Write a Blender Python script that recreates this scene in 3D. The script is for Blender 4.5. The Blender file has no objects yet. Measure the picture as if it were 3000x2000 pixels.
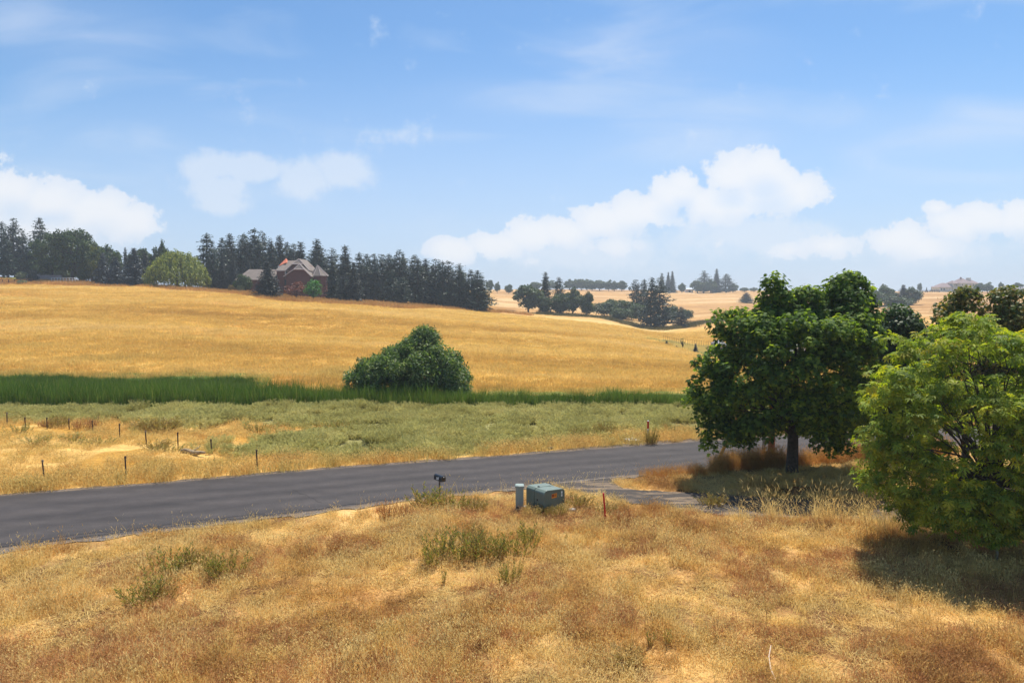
import bpy, math, random
import numpy as np
from mathutils import Vector, Matrix
R = np.random.RandomState(7)
random.seed(7)
rad = math.radians
S = bpy.context.scene

# ------------------------------------------------------------------ camera
H = 8.0
PITCH = rad(3.72)
cam = bpy.data.objects.new("camera", bpy.data.cameras.new("camera"))
S.collection.objects.link(cam)
cam.location = (0, 0, H)
cam.rotation_euler = (math.pi / 2 - PITCH, 0, 0)
cam.data.lens = 24.0; cam.data.sensor_width = 36.0; cam.data.sensor_fit = 'HORIZONTAL'
cam.data.clip_start = 0.1; cam.data.clip_end = 20000
S.camera = cam
S.view_settings.view_transform = 'Standard'
S.view_settings.look = 'None'
S.view_settings.gamma = 1
EXPOSURE = 0.5
S.view_settings.exposure = EXPOSURE
cp, sp = math.cos(PITCH), math.sin(PITCH)
FPX = 2000.0

def ray(px, py):
    a = (px - 1500) / FPX; b = (1000 - py) / FPX
    return a, cp + b * sp, b * cp - sp          # x, y, z of the ray
def atY(px, py, Y):
    a, y, z = ray(px, py)
    return np.array((a / y * Y, Y, H + z / y * Y))
def proj(X, Y, Z):
    d = Y * cp - (Z - H) * sp
    d = np.maximum(d, 0.01)
    return 1500 + FPX * X / d, 1000 - FPX * ((Z - H) * cp + Y * sp) / d
def g0(px, py, z=0.0):                           # pixel -> point on the plane z
    a, y, zz = ray(px, py)
    t = (z - H) / zz
    return a * t, y * t

# ------------------------------------------------------------------ sun and sky
SUN_AZ, SUN_EL = rad(24), rad(66)                # azimuth from +Y towards +X
sd = Vector((math.sin(SUN_AZ) * math.cos(SUN_EL), math.cos(SUN_AZ) * math.cos(SUN_EL), math.sin(SUN_EL)))
sun = bpy.data.objects.new("sun", bpy.data.lights.new("sun", 'SUN'))
S.collection.objects.link(sun)
sun.data.energy = 5.0; sun.data.angle = rad(0.6); sun.data.color = (1.0, 0.93, 0.82)
sun.rotation_euler = sd.to_track_quat('Z', 'Y').to_euler()
sun.location = (0, 0, 60)

W = bpy.data.worlds.new("World"); S.world = W; W.use_nodes = True
SKY_STRENGTH = 0.10
def build_world():
    nt = W.node_tree; N = nt.nodes; L = nt.links; N.clear()
    def n(t, **k):
        x = N.new(t)
        for a, b in k.items(): setattr(x, a, b)
        return x
    def m(op, a, b=None, clamp=False):
        x = n('ShaderNodeMath', operation=op, use_clamp=clamp)
        for i, v in enumerate((a, b)):
            if v is None: continue
            if isinstance(v, (int, float)): x.inputs[i].default_value = v
            else: L.new(v, x.inputs[i])
        return x.outputs[0]
    out = n('ShaderNodeOutputWorld'); bg = n('ShaderNodeBackground'); L.new(bg.outputs[0], out.inputs[0])
    sky = n('ShaderNodeTexSky', sky_type='NISHITA', sun_disc=False)
    sky.sun_elevation = SUN_EL; sky.sun_rotation = SUN_AZ
    sky.altitude = 300; sky.air_density = 1.0; sky.dust_density = 0.6; sky.ozone_density = 2.2
    tc = n('ShaderNodeTexCoord'); sx = n('ShaderNodeSeparateXYZ'); L.new(tc.outputs['Generated'], sx.inputs[0])
    yy = m('MAXIMUM', sx.outputs[1], 0.05)
    u = m('DIVIDE', sx.outputs[0], yy); v = m('DIVIDE', sx.outputs[2], yy)
    cb = n('ShaderNodeCombineXYZ'); L.new(u, cb.inputs[0]); L.new(v, cb.inputs[1])
    # lumpy displacement of the cloud outlines
    nz = n('ShaderNodeTexNoise'); nz.inputs['Scale'].default_value = 22; nz.inputs['Detail'].default_value = 9
    nz.inputs['Roughness'].default_value = 0.64; L.new(cb.outputs[0], nz.inputs['Vector'])
    lump = m('SUBTRACT', nz.outputs['Fac'], 0.5)
    def blob(px, py, rx, ry, amp=1.0):
        a, y, z = ray(px, py); uc, vc = a / y, z / y
        du = m('DIVIDE', m('SUBTRACT', u, uc), rx / FPX); dv = m('DIVIDE', m('SUBTRACT', v, vc), ry / FPX)
        d = m('SQRT', m('ADD', m('MULTIPLY', du, du), m('MULTIPLY', dv, dv)))
        return m('MULTIPLY', m('SUBTRACT', 1.0, d, True), amp)
    def field(blobs):
        f = None
        for b in blobs:
            o = blob(*b)
            f = o if f is None else m('MAXIMUM', f, o)
        return f
    def smooth(x, lo, hi, a, b):
        r = n('ShaderNodeMapRange', interpolation_type='SMOOTHSTEP')
        L.new(x, r.inputs[0])
        for i, vv in zip((1, 2, 3, 4), (lo, hi, a, b)): r.inputs[i].default_value = vv
        return r.outputs[0]
    cum = [(-60, 610, 260, 170), (30, 560, 130, 90), (150, 590, 150, 80), (290, 620, 170, 80), (380, 650, 130, 80), (100, 680, 300, 70, .8),
           (1340, 735, 110, 55), (1450, 720, 140, 60), (1560, 690, 140, 75), (1650, 680, 120, 60), (1760, 650, 130, 75),
           (1860, 630, 130, 80), (1980, 570, 130, 85), (2000, 540, 80, 60), (1900, 620, 150, 80), (2080, 600, 150, 80), (2150, 520, 120, 85), (2240, 500, 130, 95),
           (2250, 540, 170, 100), (2330, 570, 120, 80), (2180, 590, 190, 80), (1790, 720, 110, 45, .8), (2430, 720, 130, 45, .6),
           (2640, 700, 130, 70), (2700, 725, 160, 50), (2800, 660, 130, 65), (2890, 640, 130, 70), (2990, 640, 130, 75), (2750, 610, 60, 40, .7), (3150, 640, 200, 100),
           (2120, 715, 90, 35, .5), (2310, 735, 100, 40, .5), (1570, 765, 80, 30, .45)]
    cum = [(b[0], b[1], b[2] * 1.08, b[3] * 1.05) + tuple(b[4:]) for b in cum]
    F = field(cum)
    nz2 = n('ShaderNodeTexNoise'); nz2.inputs['Scale'].default_value = 7; nz2.inputs['Detail'].default_value = 3; L.new(cb.outputs[0], nz2.inputs['Vector'])
    lump = m('ADD', m('MULTIPLY', lump, .85), m('MULTIPLY', m('SUBTRACT', nz2.outputs['Fac'], .5), .45))
    cden = smooth(m('ADD', F, m('MULTIPLY', lump, 2.0)), 0.20, 0.40, 0, 0.92)
    cden = m('MULTIPLY', cden, smooth(F, 0.02, 0.14, 0, 1))
    Fup = field([(b[0], b[1] + 62, b[2], b[3]) + tuple(b[4:]) for b in cum])
    cden = m('MULTIPLY', cden, smooth(m('ADD', Fup, m('MULTIPLY', lump, .5)), 0.35, 1.0, 1.0, 0.58))
    soft = [(620, 490, 120, 70), (650, 560, 130, 80), (760, 500, 190, 60), (880, 530, 150, 80), (1010, 500, 130, 80), (660, 600, 120, 50), (1180, 400, 260, 90, .42), (1700, 740, 420, 90, .9), (2200, 690, 380, 110, .9), (2750, 740, 330, 70, .8), (200, 700, 330, 80, .9)]
    F2 = field(soft)
    sden = smooth(m('ADD', F2, m('MULTIPLY', lump, 1.5)), 0.12, 0.6, 0, 0.6)
    # thin high cirrus, stretched wisps
    mp = n('ShaderNodeMapping'); mp.inputs['Scale'].default_value = (1.3, 5.5, 1); mp.inputs['Rotation'].default_value = (0, 0, rad(-16))
    L.new(cb.outputs[0], mp.inputs[0])
    nc = n('ShaderNodeTexNoise'); nc.inputs['Scale'].default_value = 2.2; nc.inputs['Detail'].default_value = 5; nc.inputs['Distortion'].default_value = 0.6
    L.new(mp.outputs[0], nc.inputs['Vector'])
    cirrus = smooth(nc.outputs['Fac'], 0.48, 0.78, 0, 0.38)
    wisp = smooth(field([(200, 80, 420, 150, 1.), (1950, 150, 520, 130, .9), (2800, 380, 700, 120, 1.), (2100, 400, 500, 120, .7), (1500, 290, 400, 90, .6)]), 0, 0.8, 0, 0.40)
    wisp = m('MULTIPLY', wisp, smooth(nc.outputs['Fac'], 0.35, 0.65, 0.25, 1))
    # pale moisture towards the horizon
    hz = smooth(v, -0.05, 0.40, 0.85, 0.0)
    def mix(f, a, b, bc=None):
        x = n('ShaderNodeMix', data_type='RGBA'); L.new(f, x.inputs['Factor']); L.new(a, x.inputs['A'])
        if bc is not None: x.inputs['B'].default_value = bc
        else: L.new(b, x.inputs['B'])
        return x.outputs['Result']
    k = .70 / SKY_STRENGTH
    tint = n('ShaderNodeMix', data_type='RGBA', blend_type='MULTIPLY'); tint.inputs['Factor'].default_value = 1
    L.new(sky.outputs[0], tint.inputs['A']); tint.inputs['B'].default_value = SKYTINT
    c = mix(hz, tint.outputs['Result'], None, (.60 * k, .69 * k, .90 * k, 1))
    c = mix(cirrus, c, None, (.72 * k, .82 * k, .96 * k, 1))
    c = mix(wisp, c, None, (.70 * k, .80 * k, .97 * k, 1))
    c = mix(sden, c, None, (.80 * k, .87 * k, .97 * k, 1))
    ccol = n('ShaderNodeMix', data_type='RGBA'); L.new(smooth(m('ADD', F, m('MULTIPLY', lump, .9)), 0.2, 0.8, 0, 1), ccol.inputs['Factor'])
    ccol.inputs['A'].default_value = (.80 * k, .87 * k, .98 * k, 1); ccol.inputs['B'].default_value = (.93 * k, .95 * k, .99 * k, 1)
    c = mix(cden, c, ccol.outputs['Result'])
    L.new(c, bg.inputs[0]); bg.inputs[1].default_value = SKY_STRENGTH
SKYTINT = (0.66, .89, 1.03, 1)
build_world()

# ------------------------------------------------------------------ helpers
def lin(r, g, b):
    f = lambda c: (c / 255 / 12.92) if c / 255 <= 0.04045 else ((c / 255 + 0.055) / 1.055) ** 2.4
    return (f(r), f(g), f(b), 1.0)

def mesh(name, V, F, attrs=None, smooth=False):
    """V (n,3); F list of lists or an (m,k) array"""
    V = np.asarray(V, dtype=np.float32)
    me = bpy.data.meshes.new(name)
    if isinstance(F, np.ndarray) and F.ndim == 2:
        m_, k = F.shape
        me.vertices.add(len(V)); me.vertices.foreach_set("co", V.ravel())
        me.loops.add(m_ * k); me.loops.foreach_set("vertex_index", F.astype(np.int32).ravel())
        me.polygons.add(m_); me.polygons.foreach_set("loop_start", np.arange(0, m_ * k, k, dtype=np.int32))
        me.polygons.foreach_set("loop_total", np.full(m_, k, dtype=np.int32))
        me.update(calc_edges=True)
    else:
        me.from_pydata([tuple(map(float, v)) for v in V], [], [tuple(int(i) for i in f) for f in F])
    if attrs:
        for k_, a in attrs.items():
            a = np.asarray(a, dtype=np.float32)
            if a.ndim == 1:
                at = me.attributes.new(k_, 'FLOAT', 'POINT'); at.data.foreach_set("value", a)
            elif a.shape[1] == 3:
                at = me.attributes.new(k_, 'FLOAT_VECTOR', 'POINT'); at.data.foreach_set("vector", a.ravel())
            else:
                at = me.attributes.new(k_, 'FLOAT_COLOR', 'POINT'); at.data.foreach_set("color", a.ravel())
    if smooth: me.polygons.foreach_set("use_smooth", np.ones(len(me.polygons), dtype=bool))
    me.validate()
    return me

def mk(name, V, F, mat, parent=None, attrs=None, smooth=False, link=True, me=None):
    """parts get coordinates local to their thing"""
    if me is None:
        me = mesh(name, V, F, attrs, smooth)
        if mat: me.materials.append(mat)
    o = bpy.data.objects.new(name, me)
    if link: S.collection.objects.link(o)
    if parent: o.parent = parent
    return o
def tag(o, label, cat, group=None, kind=None):
    if label: o['label'] = label
    if cat: o['category'] = cat
    if group: o['group'] = group
    if kind: o['kind'] = kind
    return o
def thing(name, label, cat, loc, group=None, rz=0.0):
    o = bpy.data.objects.new(name, None); S.collection.objects.link(o)
    o.location = [float(c) for c in loc]; o.rotation_euler = (0, 0, rz); o.empty_display_size = .3
    return tag(o, label, cat, group)
def structure(o): o['kind'] = 'structure'; return o

def value_noise(x, y, seed=0, octaves=4, pers=0.5):
    def h(ix, iy, s):
        n = (ix * 374761393 + iy * 668265263 + s * 982451653) & 0xffffffff
        n = ((n ^ (n >> 13)) * 1274126177) & 0xffffffff
        return ((n ^ (n >> 16)) & 0xffff) / 65535.0
    tot = 0; amp = 1; s = 0
    for o in range(octaves):
        xi = np.floor(x).astype(np.int64); yi = np.floor(y).astype(np.int64)
        fx = x - xi; fy = y - yi; fx = fx * fx * (3 - 2 * fx); fy = fy * fy * (3 - 2 * fy)
        a = h(xi, yi, seed + o); b = h(xi + 1, yi, seed + o); c = h(xi, yi + 1, seed + o); d = h(xi + 1, yi + 1, seed + o)
        tot = tot + amp * ((a * (1 - fx) + b * fx) * (1 - fy) + (c * (1 - fx) + d * fx) * fy)
        s += amp; amp *= pers; x = x * 2.03 + 17.1; y = y * 2.03 + 5.7
    return tot / s

# ------------------------------------------------------------------ materials
def newmat(name):
    m = bpy.data.materials.new(name); m.use_nodes = True
    nt = m.node_tree
    return m, nt, nt.nodes, nt.links, nt.nodes['Principled BSDF']
def noise_node(nt, scale, detail=4, rough=.5, coord='Object', vscale=None):
    t = nt.nodes.new('ShaderNodeTexCoord'); n = nt.nodes.new('ShaderNodeTexNoise')
    n.inputs['Scale'].default_value = scale; n.inputs['Detail'].default_value = detail; n.inputs['Roughness'].default_value = rough
    src = t.outputs[coord]
    if coord == 'World':
        pass
    if vscale:
        mp = nt.nodes.new('ShaderNodeMapping'); mp.inputs['Scale'].default_value = vscale
        nt.links.new(src, mp.inputs[0]); src = mp.outputs[0]
    nt.links.new(src, n.inputs['Vector'])
    return n.outputs['Fac']
def wnoise(nt, scale, detail=4, rough=.5, vscale=None):
    g = nt.nodes.new('ShaderNodeNewGeometry'); n = nt.nodes.new('ShaderNodeTexNoise')
    n.inputs['Scale'].default_value = scale; n.inputs['Detail'].default_value = detail; n.inputs['Roughness'].default_value = rough
    src = g.outputs['Position']
    if vscale:
        mp = nt.nodes.new('ShaderNodeMapping'); mp.inputs['Scale'].default_value = vscale
        nt.links.new(src, mp.inputs[0]); src = mp.outputs[0]
    nt.links.new(src, n.inputs['Vector'])
    return n.outputs['Fac']
def ramp(nt, fac, stops):
    r = nt.nodes.new('ShaderNodeValToRGB'); e = r.color_ramp.elements
    while len(e) < len(stops): e.new(0.5)
    for el, (p, c) in zip(e, stops): el.position = p; el.color = c
    nt.links.new(fac, r.inputs[0]); return r.outputs[0]
def mixc(nt, f, a, b, blend='MIX'):
    x = nt.nodes.new('ShaderNodeMix'); x.data_type = 'RGBA'; x.blend_type = blend
    for sock, v in ((x.inputs['Factor'], f), (x.inputs['A'], a), (x.inputs['B'], b)):
        if isinstance(v, (int, float)): sock.default_value = v
        elif isinstance(v, tuple): sock.default_value = v
        else: nt.links.new(v, sock)
    return x.outputs['Result']
def attr(nt, name, out='Fac'):
    a = nt.nodes.new('ShaderNodeAttribute'); a.attribute_name = name; return a.outputs[out]

def plain(name, col, rough=.6, metal=0., var=.12, scale=6., bump=0.):
    m, nt, N, L, b = newmat(name)
    f = noise_node(nt, scale)
    dark = tuple(c * (1 - var * 1.6) for c in col[:3]) + (1,); light = tuple(min(1, c * (1 + var)) for c in col[:3]) + (1,)
    L.new(ramp(nt, f, [(.3, dark), (.7, light)]), b.inputs['Base Color'])
    b.inputs['Roughness'].default_value = rough; b.inputs['Metallic'].default_value = metal
    if bump:
        bp = N.new('ShaderNodeBump'); bp.inputs['Strength'].default_value = bump; bp.inputs['Distance'].default_value = .02
        L.new(noise_node(nt, scale * 6), bp.inputs['Height']); L.new(bp.outputs[0], b.inputs['Normal'])
    return m
def leafmat(name, cols, trans=.35, wscale=None, wcols=None, rough=.5, spec=.3, wamt=.6, tboost=1.5, tcol=None):
    """cols: ramp over the per-leaf attribute rnd"""
    m, nt, N, L, b = newmat(name)
    k = len(cols)
    c = ramp(nt, attr(nt, 'rnd'), [((i + .5) / k, lin(*cc)) for i, cc in enumerate(cols)])
    if wscale:
        kk = len(wcols)
        w = ramp(nt, wnoise(nt, wscale, 3, .6), [(.3 + .4 * i / max(1, kk - 1), lin(*cc)) for i, cc in enumerate(wcols)])
        c = mixc(nt, wamt, c, w)
    L.new(c, b.inputs['Base Color']); b.inputs['Roughness'].default_value = rough
    b.inputs['Specular IOR Level'].default_value = spec
    t = N.new('ShaderNodeBsdfTranslucent')
    tb = mixc(nt, 1.0, c, tcol or (tboost, tboost, tboost * .6, 1), 'MULTIPLY'); L.new(tb, t.inputs[0])
    mx = N.new('ShaderNodeMixShader'); mx.inputs[0].default_value = trans
    L.new(b.outputs[0], mx.inputs[1]); L.new(t.outputs[0], mx.inputs[2])
    L.new(mx.outputs[0], N['Material Output'].inputs['Surface'])
    return m

# ------------------------------------------------------------------ terrain
# ground height along columns of the view, as (distance, height); valleys and crests of the real field
COL = {
    -700: [(55, 0), (60, .3), (100, 4), (150, 8.5), (200, 12.5), (230, 16), (300, 18), (500, 19), (900, 20), (2600, 16)],
    -100: [(55, 0), (60, .3), (100, 4), (150, 8.3), (195, 11.4), (228, 15), (300, 16.5), (500, 17), (900, 17), (2600, 14)],
    150:  [(55, 0), (60, .3), (100, 4), (150, 8.0), (195, 11.2), (222, 13.6), (300, 15.5), (500, 16), (900, 16), (2600, 14)],
    300:  [(55, 0), (60, .3), (100, 3.9), (150, 7.8), (190, 10.8), (215, 11.4), (300, 13.5), (500, 15), (900, 15), (2600, 14)],
    600:  [(55, 0), (60, .2), (100, 3.5), (150, 7.6), (180, 9.7), (200, 10.3), (260, 10.6), (500, 12), (900, 14), (2600, 14)],
    800:  [(55, 0), (60, .1), (100, 3.0), (140, 5.9), (165, 7.2), (185, 7.8), (200, 8.3), (260, 9), (500, 10), (900, 13), (2600, 14)],
    1000: [(55, 0), (60, 0), (100, 2.7), (140, 5.5), (165, 6.6), (190, 6.9), (240, 7.3), (500, 9), (900, 13), (2600, 14)],
    1200: [(55, 0), (60, -.1), (100, 2.1), (140, 4.0), (170, 5.0), (210, 5.9), (240, 6.0), (500, 8), (900, 14), (2600, 14)],
    1350: [(55, 0), (60, -.1), (100, 1.7), (140, 3.2), (180, 4.1), (220, 3.9), (260, 3.5), (400, 7), (700, 15), (900, 15), (2600, 12)],
    1450: [(55, 0), (60, -.1), (100, 1.3), (140, 2.5), (170, 3.0), (215, 2.7), (260, 3.4), (350, 6.2), (500, 11), (700, 15.8), (900, 15), (2600, 12)],
    1560: [(55, 0), (60, -.1), (100, 1.0), (140, 2.0), (170, 2.5), (215, 1.5), (270, 1.7), (400, 6), (550, 12), (700, 16.2), (900, 15), (2600, 12)],
    1750: [(55, 0), (60, -.1), (100, .5), (140, 1.2), (160, 1.4), (200, .4), (260, .1), (330, 1.6), (450, 6), (600, 12.5), (700, 15.8), (900, 15), (2600, 12)],
    1920: [(55, 0), (60, 0), (80, 0), (110, -.3), (140, -.4), (165, -1.2), (205, -3.2), (240, -4), (275, -2.6), (400, 2.5), (560, 10), (700, 15.3), (900, 15), (2600, 12)],
    2080: [(55, 0), (60, 0), (80, -.5), (100, -1.4), (125, -2.2), (150, -2.0), (200, -1.6), (240, -1.2), (280, -.6), (400, 3.5), (560, 10), (700, 14.7), (900, 14.6), (2600, 12)],
    2300: [(55, 0), (60, 0), (100, -1.2), (150, -1.5), (250, -.8), (400, 4), (600, 13), (700, 14.6), (900, 14.6), (2600, 12)],
    2700: [(55, 0), (60, 0), (100, -.5), (150, -1), (200, -.8), (250, 1.2), (350, 4.5), (480, 10), (560, 12), (700, 13.5), (900, 14), (2600, 12)],
    3100: [(55, 0), (60, 0), (100, -.5), (150, -1), (250, 1.5), (350, 5), (480, 10.2), (560, 12.2), (700, 13.5), (900, 14), (2600, 12)],
    3700: [(55, 0), (60, 0), (100, 0), (150, 0), (250, 2), (350, 5.5), (480, 10.5), (560, 12.5), (700, 13.5), (900, 14), (2600, 12)],
}
_pxs = np.linspace(-800, 3800, 161); _ly = np.linspace(math.log(40), math.log(2600), 240)
_cols = sorted(COL)
_T = np.zeros((len(_cols), len(_ly)))
for i, k in enumerate(_cols):
    ys, zs = zip(*([(40, 0)] + COL[k])); _T[i] = np.interp(_ly, np.log(ys), zs)
_G = np.zeros((161, 240))
for j in range(240): _G[:, j] = np.interp(_pxs, _cols, _T[:, j])
def _smooth(A, n, ax):
    k = np.hanning(n + 2)[1:-1]; k /= k.sum()
    A = np.moveaxis(A, ax, -1); P = np.pad(A, [(0, 0), (n // 2, n // 2)], mode='edge')
    out = np.array([np.convolve(r, k, mode='valid') for r in P])
    return np.moveaxis(out, -1, ax)
_G = _smooth(_smooth(_G, 9, 1), 9, 0)
def base_h(X, Y):
    X = np.asarray(X, float); Y = np.asarray(Y, float)
    Yc = np.clip(Y, 40, 2599)
    px = np.clip(1500 + FPX * X / (np.maximum(Y, 40) * .998 + .4), -799, 3799)
    a = (px + 800) / 4600 * 160; b = (np.log(Yc) - _ly[0]) / (_ly[-1] - _ly[0]) * 239
    i = np.clip(a.astype(int), 0, 159); j = np.clip(b.astype(int), 0, 238); fa = a - i; fb = b - j
    z = (_G[i, j] * (1 - fa) + _G[i + 1, j] * fa) * (1 - fb) + (_G[i, j + 1] * (1 - fa) + _G[i + 1, j + 1] * fa) * fb
    z = z * np.clip((Y - 46) / 14, 0, 1)
    return z
# road edges measured on the ground
def edge(pts): return tuple(np.array(v) for v in zip(*[g0(*p) for p in pts]))
FE = edge([(-700, 1530), (0, 1453), (500, 1414), (1000, 1371), (1397, 1343), (1655, 1322), (1889, 1305), (2057, 1292), (2300, 1277), (2600, 1262), (3200, 1245), (4200, 1230)])
NE = edge([(-700, 1720), (0, 1606), (500, 1548), (1000, 1486), (1290, 1450), (1547, 1424), (1795, 1399), (1880, 1388), (2100, 1364), (2450, 1328), (2700, 1308), (3200, 1284), (4200, 1262)])
def road_far(X): return np.interp(X, *FE)
def road_near(X): return np.interp(X, *NE)
DU = edge([(1560, 1420), (1700, 1408), (1790, 1400), (1815, 1428), (1870, 1434), (1965, 1440), (2065, 1446), (2200, 1455), (2400, 1462), (2700, 1470), (3300, 1480)])
DL = edge([(1560, 1426), (1640, 1430), (1700, 1442), (1760, 1455), (1870, 1476), (2000, 1492), (2150, 1512), (2300, 1518), (2500, 1524), (2700, 1530), (3300, 1540)])
DU = (np.maximum.accumulate(DU[0] + np.arange(len(DU[0])) * 1e-4), DU[1]); DL = (np.maximum.accumulate(DL[0]), DL[1])
def drive_mask(X, Y, pad=0.0):
    return (X > DL[0][0]) & (Y > np.interp(X, *DL) - pad) & (Y < np.interp(X, *DU) + pad)
def ground_z(X, Y):
    X = np.asarray(X, float); Y = np.asarray(Y, float)
    z = base_h(X, Y)
    d = np.maximum(np.maximum(road_near(X) - Y, Y - road_far(X)), 0)      # distance outside the road
    amp = np.clip((d - .4) / 3, 0, 1)
    dm = drive_mask(X, Y, .8)
    amp = np.where(dm, 0.0, amp)
    bump = (value_noise(X * .35 + 50, Y * .35 + 50, 3, 4) - .5) * .62 + (value_noise(X * .06 + 9, Y * .06, 8, 2) - .5) * .5 * np.clip((Y - 60) / 60, 0, 1) * 2
    nearmound = .16 * np.clip((road_near(X) - Y - .8) / 2.5, 0, 1)
    nearmound = np.where(dm, 0, nearmound)
    return z + amp * (bump + nearmound) - .02
def gz(X, Y): return float(ground_z(np.array([X]), np.array([Y]))[0])
def gp(px, py):
    """point of the ground seen at a pixel, by marching the ray"""
    a, y, zz = ray(px, py)
    Ys = np.exp(np.linspace(math.log(9), math.log(900), 3000))
    Xs = a / y * Ys; Zs = H + zz / y * Ys
    g = ground_z(Xs, Ys); i = np.argmax(Zs <= g)
    return Xs[i], Ys[i], g[i]
def gg(px, py):
    x, y, z = gp(px, py); return float(x), float(y)
def inpoly(px, py, poly):
    px = np.asarray(px); py = np.asarray(py); c = np.zeros(px.shape, bool); n = len(poly)
    for i in range(n):
        x1, y1 = poly[i]; x2, y2 = poly[(i + 1) % n]
        if y1 == y2: continue
        t = ((y1 > py) != (y2 > py)) & (px < (x2 - x1) * (py - y1) / (y2 - y1) + x1)
        c ^= t
    return c
SAGE = [(700, 1335), (850, 1325), (1000, 1347), (1200, 1335), (1350, 1318), (1500, 1292), (1700, 1282), (1850, 1262), (2050, 1252), (2400, 1240),
        (3400, 1235), (3400, 1192), (-400, 1190), (-400, 1220), (0, 1222), (200, 1230), (400, 1240), (640, 1238), (900, 1244), (1020, 1240), (1030, 1262), (900, 1272), (800, 1290), (640, 1300)]
def world_poly(poly): return [g0(*p) for p in poly]
SAGE_W = world_poly(SAGE)
def sage_mask(X, Y):
    wx = (value_noise(X * .5, Y * .5, 31, 3) - .5) * 3; wy = (value_noise(X * .4 + 9, Y * .4, 32, 3) - .5) * 5
    return inpoly(X + wx, Y + wy, SAGE_W)
FIELD_EDGE = edge([(0, 0 + 1500)]) if False else None
def field_edge_Y(X, Y):
    px = 1500 + FPX * X / np.maximum(Y, 1)
    return np.interp(px, [-700, 0, 300, 600, 800, 1000, 1200, 1350, 1480, 1560], [205, 199, 190, 180, 166, 166, 176, 196, 225, 232])

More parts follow.
